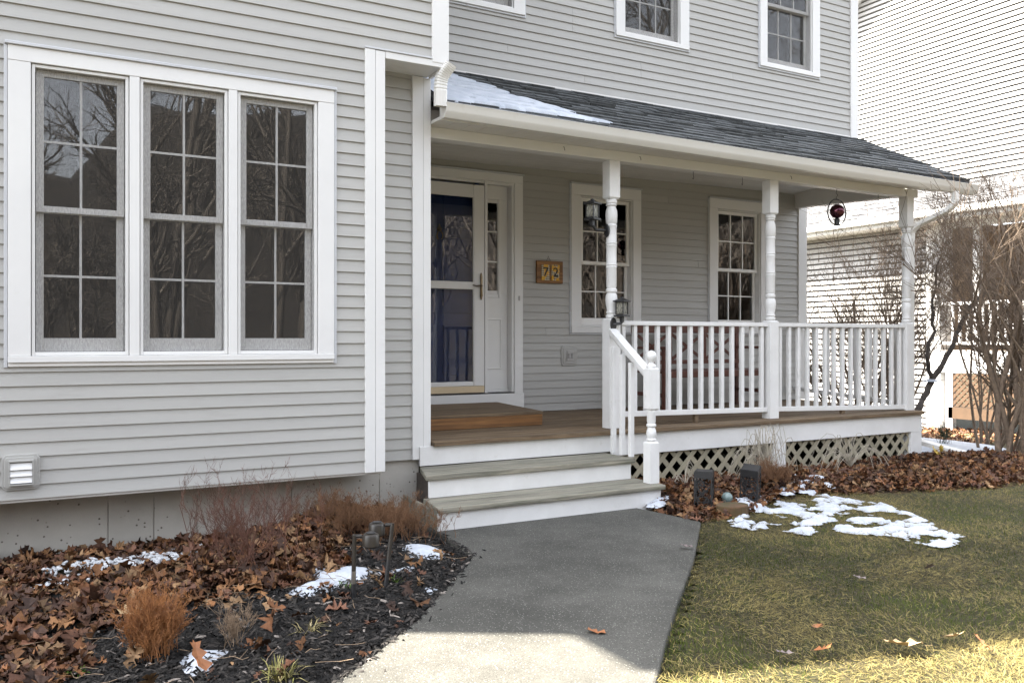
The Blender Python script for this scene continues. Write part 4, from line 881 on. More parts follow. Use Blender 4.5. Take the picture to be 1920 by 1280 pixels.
# ------------------------------------------------------------------ leaves, mulch chips, stones, grass
def leaf_shape(seed, lobes=4):
    r = random.Random(seed); pts = [(0, -.5)]
    side = []
    for i in range(lobes):
        t = -.36+.8*i/(lobes-1); w_ = (.22+.12*math.sin((i+1)/lobes*2.6))*r.uniform(.85, 1.15)
        side.append((w_*.32, t-.07)); side.append((w_, t+.05))
    side.append((.07, .50))
    pts += side+[(0, .60)]+[(-a*r.uniform(.85, 1.1), b+r.uniform(-.02, .02)) for a, b in reversed(side)]
    return np.array(pts)
LS = [leaf_shape(i, 3 + i % 2) for i in range(4)]
def leaf_arrays(n, xy, zf, size, tiltmax, layer, colors, seedv=0):
    V = []; T = []; Cc = []; base = 0; rg = np.random.default_rng(seedv)
    shp = rg.integers(0, 4, n)
    for s in range(4):
        ids = np.where(shp == s)[0]; m = len(ids)
        if not m: continue
        P = LS[s]; k = len(P); pts = np.vstack([[[0, .05]], P]); sz = size[ids]
        L3 = np.zeros((m, k+1, 3)); cx_ = rg.uniform(-1.6, 2.6, m); cy_ = rg.uniform(-1.2, 1.2, m)
        L3[:, :, 0] = pts[None, :, 0]*sz[:, None]; L3[:, :, 1] = pts[None, :, 1]*sz[:, None]
        L3[:, :, 2] = (cx_[:, None]*pts[None, :, 0]**2+cy_[:, None]*pts[None, :, 1]**2+rg.normal(0, .055, (m, k+1)))*sz[:, None]
        az = rg.uniform(0, 2*np.pi, m); ti = rg.uniform(0, 1, m)**1.5*tiltmax[ids]; ta = rg.uniform(0, 2*np.pi, m)
        def rotz(v, a): c, s_ = np.cos(a)[:, None], np.sin(a)[:, None]; return np.stack([v[..., 0]*c-v[..., 1]*s_, v[..., 0]*s_+v[..., 1]*c, v[..., 2]], -1)
        def rotx(v, a): c, s_ = np.cos(a)[:, None], np.sin(a)[:, None]; return np.stack([v[..., 0], v[..., 1]*c-v[..., 2]*s_, v[..., 1]*s_+v[..., 2]*c], -1)
        W = rotz(rotx(rotz(L3, ta), ti), az); zmin = W[..., 2].min(1)
        W[..., 0] += xy[ids, 0][:, None]; W[..., 1] += xy[ids, 1][:, None]
        W[..., 2] += (zf(xy[ids, 0], xy[ids, 1])+layer[ids]-zmin*.6)[:, None]
        V.append(W.reshape(-1, 3)); tri = np.array([[0, i+1, (i+1) % k+1] for i in range(k)])
        T.append((tri[None]+(base+np.arange(m)*(k+1))[:, None, None]).reshape(-1, 3)); base += m*(k+1)
        Cc.append(np.repeat(colors[ids], k+1, 0))
    return np.vstack(V), np.vstack(T), np.vstack(Cc)
PAL = np.array([(.20, .085, .035), (.13, .055, .028), (.26, .13, .055), (.10, .050, .030), (.30, .18, .09), (.16, .075, .045), (.085, .045, .03), (.22, .10, .04)])
def palette(n, rg, mul=1.0): return PAL[rg.integers(0, len(PAL), n)]*rg.uniform(.35, 1.05, (n, 1))*mul
def boundary_leafy(x, y):
    bx = np.interp(y, [2.5, 3.4, 3.6, 4.0, 4.2, 4.35, 4.9, 5.3, 5.6, 6], [-.6, .0, .14, .26, .75, 1.15, 1.55, 1.9, 2.2, 2.4]); return bx-x
rg = np.random.default_rng(3)
N = 36000; xy = np.stack([rg.uniform(-1.6, 2.4, N), rg.uniform(2.4, 5.94, N)], 1)
d = boundary_leafy(xy[:, 0], xy[:, 1])+.35*(fbm(xy[:, 0], xy[:, 1], 3, 4)-.5)
near_sh = np.hypot(xy[:, 0]-1.15, (xy[:, 1]-4.75)) < .42
pr = np.where(d > 0, .30+.32*(fbm(xy[:, 0], xy[:, 1], 4, 71) > .47), .018); pr = np.where(near_sh, .75, pr); inb = sdist(xy[:, 0], xy[:, 1], BED) > .02
grav = (np.hypot((xy[:, 0]-.42)/.45, (xy[:, 1]-5.3)/.22) < 1); pr = np.where(grav, .05, pr)
k = (rg.uniform(0, 1, N) < pr) & inb; xy = xy[k]; n = len(xy)
pile = np.clip(boundary_leafy(xy[:, 0], xy[:, 1])/.5, 0, 1)*.03+np.exp(-((xy[:, 0]-1.15)**2+(xy[:, 1]-4.85)**2)/.09)*.07+np.exp(-((xy[:, 0]-1.75)**2/.12+(xy[:, 1]-5.6)**2/.05))*.12
v, t, c = leaf_arrays(n, xy, bedz, .018+.092*rg.uniform(0, 1, n)**1.2, np.full(n, 1.1), rg.uniform(0, .028, n)+pile*rg.uniform(.4, 1, n), palette(n, rg), 1)
tag(bulk('leaf_litter', v, t, M['leaves'], c), 'brown oak leaf litter covering the mulch bed under the triple window', 'leaves', kind='stuff')
# right bed leaves
N = 38000; xy = np.stack([rg.uniform(3.9, 11.5, N), rg.uniform(4.2, 7.2, N)], 1); dd = sdist(xy[:, 0], xy[:, 1], RBED)+.25*(fbm(xy[:, 0], xy[:, 1], 2.4, 14)-.5)
pr = np.where(dd > .02, .85, 0)*np.where(xy[:, 0] > 9, .6, 1); k = (rg.uniform(0, 1, N) < pr) & (xy[:, 1] < np.where(xy[:, 0] < 8.35, 5.90, 9)) & ~((xy[:, 0] < 4.22) & (xy[:, 1] > 5.2)); xy = xy[k]; n = len(xy)
pile = .08*np.exp(-((xy[:, 0]-4.35)**2/.06+(xy[:, 1]-5.45)**2/.10))+.07*np.exp(-((xy[:, 0]-5.45)**2+(xy[:, 1]-5.25)**2)/.05)
v, t, c = leaf_arrays(n, xy, rbedz, .016+.08*rg.uniform(0, 1, n)**1.2, np.full(n, 1.35), rg.uniform(0, .04, n)+pile, palette(n, rg, 1.05), 2)
tag(bulk('leaf_litter', v, t, M['leaves'], c), 'brown dead leaf litter along the lattice skirt and under the bare shrubs', 'leaves', kind='stuff')
tw_ = []
for k_ in range(480):
    if k_ < 220:
        while True:
            x_, y_ = rnd.uniform(-.8, 2.2), rnd.uniform(2.8, 5.9)
            if sdist(np.array([x_]), np.array([y_]), BED)[0] > .12: break
    if k_ < 220: zz0 = float(bedz(np.array([x_]), np.array([y_]))[0])+rnd.uniform(.015, .06)
    else: x_, y_ = rnd.uniform(4.1, 9.5), rnd.uniform(4.7, 5.85); zz0 = float(rbedz(np.array([x_]), np.array([y_]))[0])+rnd.uniform(.03, .07)
    a_ = rnd.uniform(0, 6.28); l_ = rnd.uniform(.03, .16); p_ = Vector((x_, y_, zz0))
    for q_ in range(3):
        a_ += rnd.gauss(0, .25); n_ = p_+Vector((math.cos(a_)*l_/3, math.sin(a_)*l_/3, rnd.gauss(0, .006))); tw_.append((p_, n_, .0016, .0013)); p_ = n_
# leaves at side yard (sunlit)
N = 2500; xy = np.stack([rg.uniform(11, 16, N), rg.uniform(8.6, 12, N)], 1); n = N
v, t, c = leaf_arrays(n, xy, lambda x, y: gz(x, y)-.02, rg.uniform(.06, .12, n), np.full(n, .9), rg.uniform(0, .03, n), palette(n, rg, 1.5), 4)
tag(bulk('leaf_litter', v, t, M['leaves'], c), 'sunlit tan leaf litter on the ground beside the neighbouring porch', 'leaves', kind='stuff')
# mulch chips
N = 42000; xy = np.stack([rg.uniform(-1.2, 2.5, N), rg.uniform(2.3, 5.9, N)], 1); sdc = sdist(xy[:, 0], xy[:, 1], BED); k = ((sdc > -.012) | ((sdc > -.12) & (rg.uniform(0, 1, N) < .10*np.exp(sdc/.035)))) & (xy[:, 1] < 5.1+.8*(xy[:, 0] < 2.2)) & (boundary_leafy(xy[:, 0], xy[:, 1]) < .25); xy = xy[k]; n = len(xy)
ln_ = rg.uniform(.010, .050, n)[:, None]; wd_ = rg.uniform(.002, .0065, n)[:, None]; az = rg.uniform(0, 6.28, n); el = rg.normal(0, .35, n)
dv = np.stack([np.cos(az)*np.cos(el), np.sin(az)*np.cos(el), np.sin(el)], 1); sv = np.stack([-np.sin(az), np.cos(az), rg.normal(0, .4, n)], 1)
c0 = np.stack([xy[:, 0], xy[:, 1], np.where(sdist(xy[:, 0], xy[:, 1], BED) > .02, bedz(xy[:, 0], xy[:, 1])+rg.uniform(.0, .020, n), .006)], 1)
V = np.stack([c0-dv*ln_/2-sv*wd_, c0+dv*ln_/2-sv*wd_*.6, c0+dv*ln_/2+sv*wd_*.8, c0-dv*ln_/2+sv*wd_, c0+np.array([0, 0, .006])], 1).reshape(-1, 3)
b = np.arange(n)[:, None]*5; T = np.stack([b+np.array([[0, 1, 4]]), b+np.array([[1, 2, 4]]), b+np.array([[2, 3, 4]]), b+np.array([[3, 0, 4]])], 1).reshape(-1, 3)
cc = np.repeat(np.where(rg.uniform(0, 1, (n, 1)) < .03, .22, rg.uniform(.0, 1, (n, 1))**3*.06+.003)*np.array([[1, .88, .78]]), 5, 0)
tag(bulk('mulch_chips', V, T, M['chips'], cc), 'black shredded bark mulch beside the walkway', 'mulch', kind='stuff')
# white stones
sv_ = []; st_ = []; ico = MB().lathe([(.0, -.4), (.7, -.35), (1, 0), (.7, .35), (0, .4)], (0, 0, 0), 6)
iv = np.array(ico.v); it = []
for f in ico.f:
    for i in range(1, len(f)-1): it.append((f[0], f[i], f[i+1]))
it = np.array(it)
def scatter_rock(pts, zf, smin, smax, seed):
    r = np.random.default_rng(seed); n = len(pts); s = r.uniform(smin, smax, n); a = r.uniform(0, 6.28, n); tl = r.normal(0, .4, n)
    P = iv[None]*s[:, None, None]*np.stack([np.ones(n), r.uniform(.6, 1, n), r.uniform(.7, 1.3, n)], 1)[:, None]*r.uniform(.8, 1.2, (n, len(iv), 1))
    x = P[..., 0]*np.cos(tl)[:, None]-P[..., 2]*np.sin(tl)[:, None]; z = P[..., 0]*np.sin(tl)[:, None]+P[..., 2]*np.cos(tl)[:, None]
    X = x*np.cos(a)[:, None]-P[..., 1]*np.sin(a)[:, None]+pts[:, 0][:, None]; Y = x*np.sin(a)[:, None]+P[..., 1]*np.cos(a)[:, None]+pts[:, 1][:, None]
    V = np.stack([X, Y, z+(zf(pts[:, 0], pts[:, 1])+s*.25)[:, None]], -1).reshape(-1, 3)
    T = (it[None]+(np.arange(n)*len(iv))[:, None, None]).reshape(-1, 3); return V, T
pts = []
for (cx, cy, a, b, m) in ((.62, 5.38, .22, .16, 420), (.25, 5.45, .15, .10, 120), (.30, 5.10, .20, .05, 110), (.12, 4.93, .10, .05, 60), (.88, 5.12, .09, .05, 40), (.9, 5.60, .12, .06, 50)):
    q = rg.normal(0, .6, (m, 2)); pts.append(np.stack([cx+q[:, 0]*a, np.minimum(cy+q[:, 1]*b, 5.92)], 1))
pts = np.vstack(pts); V, T = scatter_rock(pts, lambda x, y: bedz(x, y)+.022+.02*rg.uniform(0, 1, x.shape), .010, .023, 5)
tag(bulk('white_gravel', V, T, M['stone']), 'small white stones spilled among leaves against the foundation', 'gravel', kind='stuff')
# grass
def inview(xy):
    a = R(29.25); c = xy[:, 0]*math.sin(a)+xy[:, 1]*math.cos(a); q = (xy[:, 0]*math.cos(a)-xy[:, 1]*math.sin(a))/np.maximum(c, .1)
    return (c > 2.0) & (np.abs(q) < .72)
def blades(n, region, dens, seed, zf):
    r = np.random.default_rng(seed); xs_ = [p[0] for p in region]; ys_ = [p[1] for p in region]
    xy = np.stack([r.uniform(min(xs_), max(xs_), n), r.uniform(min(ys_), max(ys_), n)], 1)
    k = (sdist(xy[:, 0], xy[:, 1], region) > -.03+.03*r.normal(0, 1, n)) & (r.uniform(0, 1, n) < dens(xy[:, 0], xy[:, 1])) & inview(xy); xy = xy[k]; n = len(xy)
    g = fbm(xy[:, 0], xy[:, 1], 1.6, 31); g2 = fbm(xy[:, 0], xy[:, 1], 5, 41)
    straw = r.uniform(0, 1, n) < np.clip(.42+2.4*(g-.45)+.9*(g2-.5), .10, .92)
    L_ = np.where(straw, r.uniform(.014, .052, n), r.uniform(.008, .028, n)); ang = 2.4+3.0*(fbm(xy[:, 0], xy[:, 1], 1.6, 51)-.5)*3+r.normal(0, 1.3, n)
    el = np.where(straw, r.uniform(.08, .55, n), r.uniform(.4, 1.3, n)); dirv = np.stack([np.cos(ang), np.sin(ang)], 1)
    w_ = r.uniform(.0005, .0011, n)[:, None]; side = np.stack([-dirv[:, 1], dirv[:, 0], r.normal(0, .3, n)], 1)
    p0 = np.stack([xy[:, 0], xy[:, 1], zf(xy[:, 0], xy[:, 1])+r.uniform(0, .018, n)*straw], 1)
    h1 = np.sin(el)*.62; h2 = np.where(straw, np.sin(el)*.75, np.sin(el)*1.0)
    p1 = p0+np.stack([dirv[:, 0]*np.cos(el)*.5*L_, dirv[:, 1]*np.cos(el)*.5*L_, h1*L_], 1); p2 = p0+np.stack([dirv[:, 0]*np.cos(el)*L_, dirv[:, 1]*np.cos(el)*L_, h2*L_], 1)
    V = np.stack([p0-side*w_, p0+side*w_, p1-side*w_*.8, p1+side*w_*.8, p2], 1).reshape(-1, 3)
    b = np.arange(n)[:, None]*5; T = np.stack([b+np.array([[0, 1, 3]]), b+np.array([[0, 3, 2]]), b+np.array([[2, 3, 4]])], 1).reshape(-1, 3)
    green = np.array([(.030, .050, .006)]); green2 = np.array([(.078, .096, .014)]); st1 = np.array([(.27, .222, .115)]); st2 = np.array([(.13, .105, .045)])
    u = r.uniform(0, 1, (n, 1)); c = np.where(straw[:, None], st1*u+st2*(1-u), green*u+green2*(1-u))*np.array([[1, 1, .75]]); return V, T, np.repeat(c, 5, 0)
dn = lambda x, y: np.clip(1.25-np.hypot(x, y)/8.5, .16, 1)
V, T, Cc = blades(1700000, [(4.15, 4.66)]+LAWN[1:], dn, 5, lawnz)
tag(bulk('grass', V, T, M['grass'], Cc), 'short winter lawn of green and straw coloured grass', 'grass', kind='stuff')

# single leaves lying on walkway and lawn
lm = {}
for kk in range(4):
    P = LS[kk]; m = len(P); vs = [(0, .05, 0)]+[(a, b, .9*a*a+.3*b*b+.02*math.sin(9*a+7*b)) for a, b in P]
    me = MB().add(vs, [(0, i+1, (i+1) % m+1) for i in range(m)])
    me.add([(-.012, -.75, .03), (.012, -.75, .03), (.012, -.45, .01), (-.012, -.45, .01)], [(0, 1, 2, 3)]); lm[kk] = me
def one_leaf(x, y, s, mat, rz, label, kk=0, z=.006, tilt=(.1, .1)):
    o = lm[kk].build('oak_leaf', M[mat], fix=False); o.location = (x, y, z); o.scale = (s, s, s); o.rotation_euler = (tilt[0], tilt[1], rz)
    tag(o, label, 'leaf', 'single oak leaves on the walkway and lawn')
one_leaf(2.13, 3.06, .085, 'leafA', .8, 'orange oak leaf lying alone on the grey walkway', 0)
one_leaf(2.98, 2.62, .08, 'leafA', 2.3, 'rust brown leaf on the shaded lawn near the walkway', 1, .02)
one_leaf(3.10, 2.28, .15, 'leafB', 1.1, 'large tan lobed oak leaf lying flat on the shaded lawn near the sunlit edge', 2, .025, (.05, .2))
one_leaf(3.35, 2.24, .10, 'leafB', 2.9, 'tan oak leaf just above the sunlit strip of lawn at the right', 3, .03, (.4, .1))
one_leaf(3.36, 2.12, .085, 'leafA', .3, 'bright orange curled leaf at the edge of the sunlit lawn', 0, .035, (.6, .3))
one_leaf(3.62, 2.0, .08, 'leafA', 1.9, 'rust leaf in the sunlit lawn at the lower right', 1, .03)
one_leaf(3.78, 3.05, .07, 'leafC', .4, 'grey purple dead leaf in the middle of the lawn', 2, .02)
one_leaf(4.25, 2.98, .09, 'leafC', 2.5, 'dark curled leaf pair on straw lawn, middle right', 3, .03, (.5, .1))
one_leaf(2.62, 2.46, .07, 'leafC', 1.2, 'grey leaf on green grass low in the lawn', 0, .02)
one_leaf(2.78, 2.42, .08, 'leafA', 3.3, 'brown curled leaf beside the grey one low in the lawn', 1, .02, (.4, .2))
one_leaf(3.45, 4.02, .08, 'leafC', .6, 'dark grey leaf on grass near the top of the walkway', 2, .02)
one_leaf(.42, 4.12, .17, 'leafB', 2.2, 'largest pale tan oak leaf on top of the leaf litter at the left', 2, .06, (.15, -.25))
one_leaf(.56, 3.40, .12, 'leafA', .7, 'orange curled leaf touching the small smooth snow lump', 0, .07, (.9, .2))

# ------------------------------------------------------------------ shrubs (branching stems)
def branch_segments(base, n_stems, height, spread, r0, levels, seed, curve=.25, kids=(2, 4), lean=(0, 0), shrink=.62, steps=5, up=.15, basejit=.05, ang=(.35, .8), rmin=.0009):
    r = random.Random(seed); segs = []
    def grow(p, d, length, rad, lv):
        st = max(2, steps-lv); cur = Vector(p); dr = Vector(d).normalized(); sl_ = length/st; nodes = [(cur.copy(), rad)]
        for i in range(st):
            dr = (dr+Vector((r.gauss(0, curve), r.gauss(0, curve), r.gauss(0, curve)*.6+up))*.35).normalized(); nx_ = cur+dr*sl_
            r1 = rad*(1-.55*(i+1)/st); segs.append((cur.copy(), nx_.copy(), rad*(1-.55*i/st), r1)); cur = nx_
            if lv < levels and i >= (1 if lv == 0 else 0):
                for _ in range(r.randint(kids[0], kids[1]) if i > 0 or lv > 0 else 1):
                    if r.random() < .62:
                        a = r.uniform(0, 6.283); side = dr.orthogonal().normalized(); side = Matrix.Rotation(a, 3, dr) @ side
                        nd_ = (dr+side*r.uniform(*ang)).normalized(); grow(cur, nd_, length*shrink*r.uniform(.55, 1.0), max(r1*.6, rmin), lv+1)
    for i in range(n_stems):
        a = r.uniform(0, 6.283); q = r.uniform(.1, 1)**.7*spread; d = Vector((math.cos(a)*q+lean[0], math.sin(a)*q+lean[1], 1))
        grow((base[0]+r.gauss(0, basejit), base[1]+r.gauss(0, basejit), base[2]), d, height*r.uniform(.65, 1.1), r0*r.uniform(.7, 1.15), 0)
    return segs
def seg_mesh(name, segs, mat, parent=None, n=3, arrays=None):
    if arrays: a, b, ra, rb = arrays; ra = ra[:, None]; rb = rb[:, None]
    else: a = np.array([s[0][:] for s in segs]); b = np.array([s[1][:] for s in segs]); ra = np.array([s[2] for s in segs])[:, None]; rb = np.array([s[3] for s in segs])[:, None]
    d = b-a; d /= np.linalg.norm(d, axis=1, keepdims=True)+1e-9; ref = np.where(np.abs(d[:, 2:3]) < .9, np.array([[0, 0, 1.]]), np.array([[1., 0, 0]]))
    e = np.cross(d, ref); e /= np.linalg.norm(e, axis=1, keepdims=True)+1e-9; g = np.cross(d, e); ring = []
    for p, rr in ((a, ra), (b, rb)):
        for k in range(n): t = 2*math.pi*k/n; ring.append(p+(e*math.cos(t)+g*math.sin(t))*rr)
    V = np.stack(ring, 1).reshape(-1, 3); m = len(a); base = (np.arange(m)*2*n)[:, None]
    Q = np.stack([base+np.array([[k, (k+1) % n, n+(k+1) % n, n+k]]) for k in range(n)], 1).reshape(-1, 4)
    return bulk(name, V, Q, mat, parent=parent, smooth=(n > 3))
def shrub(name, base, label, mat, **kw):
    root = empty(name, base, label, 'shrub'); segs = branch_segments((0, 0, 0), **kw)
    th = kw['r0']*.30; s1 = [s for s in segs if s[2] > th]; s2 = [s for s in segs if s[2] <= th]
    if s1: tag(seg_mesh('stems', s1, mat, root, 5), kind='stuff')
    if s2: tag(seg_mesh('twigs', s2, mat, root, 3), kind='stuff')
    return root
shrub('red_stem_shrub', (1.06, 4.78, .02), 'bare shrub with thin red stems growing through leaf litter below the triple window', M['redstem'], n_stems=50, height=.40, spread=.95, r0=.0032, levels=3, seed=3, curve=.24, kids=(1, 2), shrink=.5, steps=6, up=.20, basejit=.13)
tag(seg_mesh('fallen_twigs', tw_, M['bark2']), 'thin dry twigs scattered over the leaf litter', 'twigs', kind='stuff')
def dense(name, c, rx, rz, n, mat, label, seed, h=.22, sp=.9):
    root = empty(name, c, label, 'shrub'); segs = branch_segments((0, 0, 0), n, h, sp, .0020, 3, seed, curve=.6, kids=(1, 3), shrink=.55, steps=5, up=.42, basejit=rx*.45, ang=(.4, 1.1))
    tag(seg_mesh('stems', segs, mat, root, 3), kind='stuff'); return root
dense('dried_shrub', (2.02, 5.22, .0), .34, .2, 170, M['driedshrub'], 'low rounded dried brown shrub between the foundation and the steps', 5, h=.155, sp=.75)
dense('orange_shrub', (.44, 3.66, .01), .085, .2, 100, M['orangeshrub'], 'orange dried upright shrub in front of the leaf litter at the lower left', 6, h=.175, sp=.24)
dense('leafy_mound', (1.75, 5.55, .04), .2, .1, 60, M['driedshrub'], 'dark tangle of dried stems and leaves against the foundation', 8, h=.16, sp=1.0)
dense('dried_flower', (.73, 3.62, .01), .04, .1, 16, M['bark2'], 'small dried tan flower stalk beside the smooth snow lump', 9, h=.13, sp=.5)
dense('stem_mound', (5.45, 5.25, .05), .16, .1, 70, M['driedshrub'], 'brown mound of dead stems beside the tilted black garden lantern', 10, h=.14, sp=1.1)
# grass tufts in the mulch bed
def tuft(x, y, label, n=60, L0=.10, cols=((.20, .20, .06), (.36, .30, .14)), seed=1):
    r = np.random.default_rng(seed); a = r.uniform(0, 6.28, n); el = r.uniform(.3, 1.3, n); l = r.uniform(.4, 1, n)*L0; d = np.stack([np.cos(a)*np.cos(el), np.sin(a)*np.cos(el), np.sin(el)], 1)
    s = np.stack([-np.sin(a), np.cos(a), 0*a], 1)*.0022; p0 = np.stack([x+r.normal(0, .02, n), y+r.normal(0, .02, n), bedz(np.full(n, x), np.full(n, y))], 1)
    p1 = p0+d*l[:, None]*.55; p2 = p0+d*l[:, None]+np.array([0, 0, -.25])*l[:, None]; V = np.stack([p0-s, p0+s, p1-s, p1+s, p2], 1).reshape(-1, 3)
    b = np.arange(n)[:, None]*5; T = np.stack([b+np.array([[0, 1, 3]]), b+np.array([[0, 3, 2]]), b+np.array([[2, 3, 4]])], 1).reshape(-1, 3)
    u = r.uniform(0, 1, (n, 1)); c = np.repeat(u*np.array([cols[0]])+(1-u)*np.array([cols[1]]), 5, 0); o = bulk('grass_tuft', V, T, M['grass'], c); tag(o, label, 'grass tuft', 'grass tufts in the mulch bed')
tuft(.82, 3.22, 'yellow green grass tuft at the bottom edge of the mulch bed', 90, .14, seed=2)
tuft(.15, 3.62, 'small bright green weed tuft at the lower left corner', 80, .05, ((.08, .16, .02), (.12, .2, .04)), 3)
tuft(1.05, 3.62, 'sparse straw tuft in black mulch near the walkway', 26, .13, ((.3, .26, .12), (.36, .3, .16)), 4)
tuft(1.40, 4.22, 'green shoots beside the bronze path light', 22, .07, ((.06, .12, .02), (.10, .16, .04)), 5)
tuft(1.66, 4.20, 'green shoots beside the leaning bronze path light', 18, .06, ((.08, .14, .02), (.12, .18, .04)), 6)
# tangled pale vines before the lattice
def vines(name, c, label, n, seed, rad=.5, hh=.35):
    r = random.Random(seed); root = empty(name, c, label, 'vine'); mb = MB()
    for i in range(n):
        a = r.uniform(0, 6.283); L_ = r.uniform(.3, 1)*rad; H_ = r.uniform(.4, 1.1)*hh; k = 9; pts = []
        wob = [r.gauss(0, .02) for _ in range(3)]
        for j in range(k+1):
            t = j/k; rr = L_*t; z = H_*math.sin(min(t*1.25, 1)*math.pi*r.uniform(.96, 1.04))+.02; pts.append((math.cos(a+wob[0]*8*t)*rr+wob[1]*math.sin(6*t), (math.sin(a+wob[0]*8*t)*rr)*.45+wob[2]*math.sin(5*t), z))
        mb.tube(pts, [max(.0012, .0034*(1-.6*j/k)) for j in range(k+1)], 4)
    tag(mb.build('stems', M['vine'], root, smooth=True), kind='stuff'); return root
vines('vine_tangle', (5.72, 5.62, .04), 'tangle of pale arching dead stems in front of the left lattice panel', 46, 4, .62, .42)
vines('vine_tangle', (6.75, 5.55, .04), 'thinner tangle of pale arching stems in front of the right lattice panel', 24, 7, .75, .30)
vines('vine_tangle', (4.62, 5.4, .03), 'few pale arching stems between the two black garden lanterns', 9, 9, .35, .22)
# yellow leaved seedling at the porch corner
ys_ = empty('seedling', (8.05, 5.55, .02), 'small seedling with yellow leaves at the right porch corner', 'plant')
L(MB().tube([(8.05, 5.55, .0), (8.06, 5.55, .08), (8.02, 5.54, .15)], .003, 5).build('stem', M['bark']), ys_)
M['yellow'] = pmat('yellow_leaf', (.50, .36, .06), (.38, .24, .04), s=20, rough=.5)
for k, (dx, dz, rr) in enumerate(((-.07, .12, .3), (-.02, .08, 1.4), (.05, .13, 2.6))):
    o = lm[k].build('leaf', M['yellow'], fix=False); o.parent = ys_; o.location = (dx, -.01, dz); o.scale = (.09,)*3; o.rotation_euler = (1.0, .3*k, rr)

# big bare shrubs at the right
BR = dict(rmin=.0026, curve=.28, kids=(1, 3), shrink=.66, steps=6, up=.10)
shrub('bare_shrub', (9.15, 5.35, -.02), 'tall bare multi-stemmed shrub at the right edge beside the downspout', M['bark'], n_stems=8, height=2.2, spread=.42, r0=.038, levels=3, seed=21, basejit=.10, **BR)
shrub('bare_shrub', (9.9, 6.0, -.05), 'second bare shrub with crossing grey branches right of the porch corner', M['bark'], n_stems=6, height=2.0, spread=.65, r0=.024, levels=3, seed=33, basejit=.12, lean=(-.15, .1), **BR)
shrub('bare_shrub', (10.6, 8.6, -.1), 'bare spreading shrub seen between the two right porch posts', M['bark'], n_stems=11, height=1.9, spread=.6, r0=.026, levels=3, seed=41, basejit=.15, **BR)
shrub('bare_shrub', (11.9, 9.2, -.2), 'bare shrub behind the right porch post before the neighbouring wall', M['bark'], n_stems=11, height=2.1, spread=.5, r0=.022, levels=3, seed=52, basejit=.15, **BR)
shrub('bare_shrub', (12.3, 7.6, -.25), 'bare upright shrub in front of the neighbouring porch railing', M['bark'], n_stems=8, height=2.2, spread=.55, r0=.018, levels=3, seed=63, basejit=.15, **BR)
# thick forked limb with snow
lt = empty('leaning_tree', (8.95, 6.35, .0), 'thick dark forked limb with snow in its crotch right of the porch corner', 'tree')
def wp(*p): return tuple(Vector(p)-lt.location)
def limb(mb, pts, r0, r1, seed):
    r = random.Random(seed); P = [Vector(p) for p in pts]; out = []
    for i in range(len(P)-1):
        for k in range(4): q = P[i].lerp(P[i+1], k/4); out.append(q+Vector((r.gauss(0, .010), r.gauss(0, .010), r.gauss(0, .006))) if (i or k) else q)
    out.append(P[-1]); m = len(out); mb.tube(out, [(r0+(r1-r0)*i/(m-1))*r.uniform(.86, 1.16) for i in range(m)], 8)
fork = wp(9.44, 6.6, .74); mb = MB()
limb(mb, [wp(8.66, 6.35, .10), wp(8.84, 6.4, .32), wp(9.13, 6.5, .52), fork], .040, .034, 1)
limb(mb, [fork, wp(9.37, 6.60, 1.05), wp(9.58, 6.65, 1.36), wp(9.61, 6.7, 1.75), wp(9.86, 6.75, 2.29)], .028, .010, 2)
limb(mb, [fork, wp(9.74, 6.60, 1.05), wp(10.0, 6.6, 1.40), wp(10.05, 6.55, 1.63), wp(10.39, 6.5, 1.86), wp(10.8, 6.5, 1.97)], .034, .012, 3)
mb.build('limb', M['barkdark'], lt, smooth=True)
seg_mesh('twigs', [s for k in range(4) for s in branch_segments([wp(9.61, 6.7, 1.75), wp(10.05, 6.55, 1.63), wp(9.58, 6.65, 1.36), wp(9.74, 6.6, 1.05)][k], 2, .8, .5, .008, 3, 70+k, **{**BR, 'basejit': .01})], M['bark'], lt)
snowpatch('snow_patch', [(9.38, 6.54), (9.50, 6.54), (9.50, 6.66), (9.38, 6.66)], 'clump of snow resting in the fork of the dark limb', lambda x, y: .76+0*x, .045, res=.01, seed=60, amp=.03, group=G)
# small evergreen sprig
dense('evergreen_sprig', (9.9, 6.75, -.03), .08, .1, 26, pmat('evergreen', (.03, .055, .02), (.02, .035, .015), s=20, rough=.8), 'small dark green evergreen seedling in the snow between the houses', 15, h=.2, sp=.8)

# ------------------------------------------------------------------ path lights and garden lanterns
def path_light(base, top, side, label):
    root = empty('path_light', base, label, 'path light', 'bronze path lights in the mulch bed'); b = Vector(base); t = Vector(top)
    mid = b.lerp(t, .30); mid2 = b.lerp(t, .48)
    L(MB().tube([b, mid], .011, 12).build('stake', M['black'], smooth=True), root)
    L(MB().tube([mid, mid2], .0115, 12).build('steel_band', pmat('steel', (.5, .48, .45), (.4, .38, .36), s=9, rough=.3, metal=1) if 'steel' not in bpy.data.materials else bpy.data.materials['steel'], smooth=True) if side > 0 else MB().tube([mid, mid2], .0105, 12).build('pole', M['black'], smooth=True), root)
    L(MB().tube([mid2, t], .0110, 12).tube([t+Vector((0, 0, -.008)), t+Vector((side*.035, -side*.012, -.008))], .010, 8).build('pole', M['blackp'], smooth=True), root)
    hc = t+Vector((side*.072, -side*.03, 0))
    L(MB().lathe([(0, -.060), (.037, -.060), (.041, -.055), (.041, -.010), (.037, .000), (.030, .004), (0, .006)], tuple(hc), 24).build('lamp_head', M['blackp'], smooth=True), root)
    L(MB().lathe([(0, .0062), (.024, .0062), (.024, .009), (0, .010)], tuple(hc), 20).build('solar_cap', M['black'], smooth=True), root)
path_light((1.376, 4.028, -.02), (1.385, 4.035, .315), 1, 'upright bronze path light with a bright steel band on its pole')
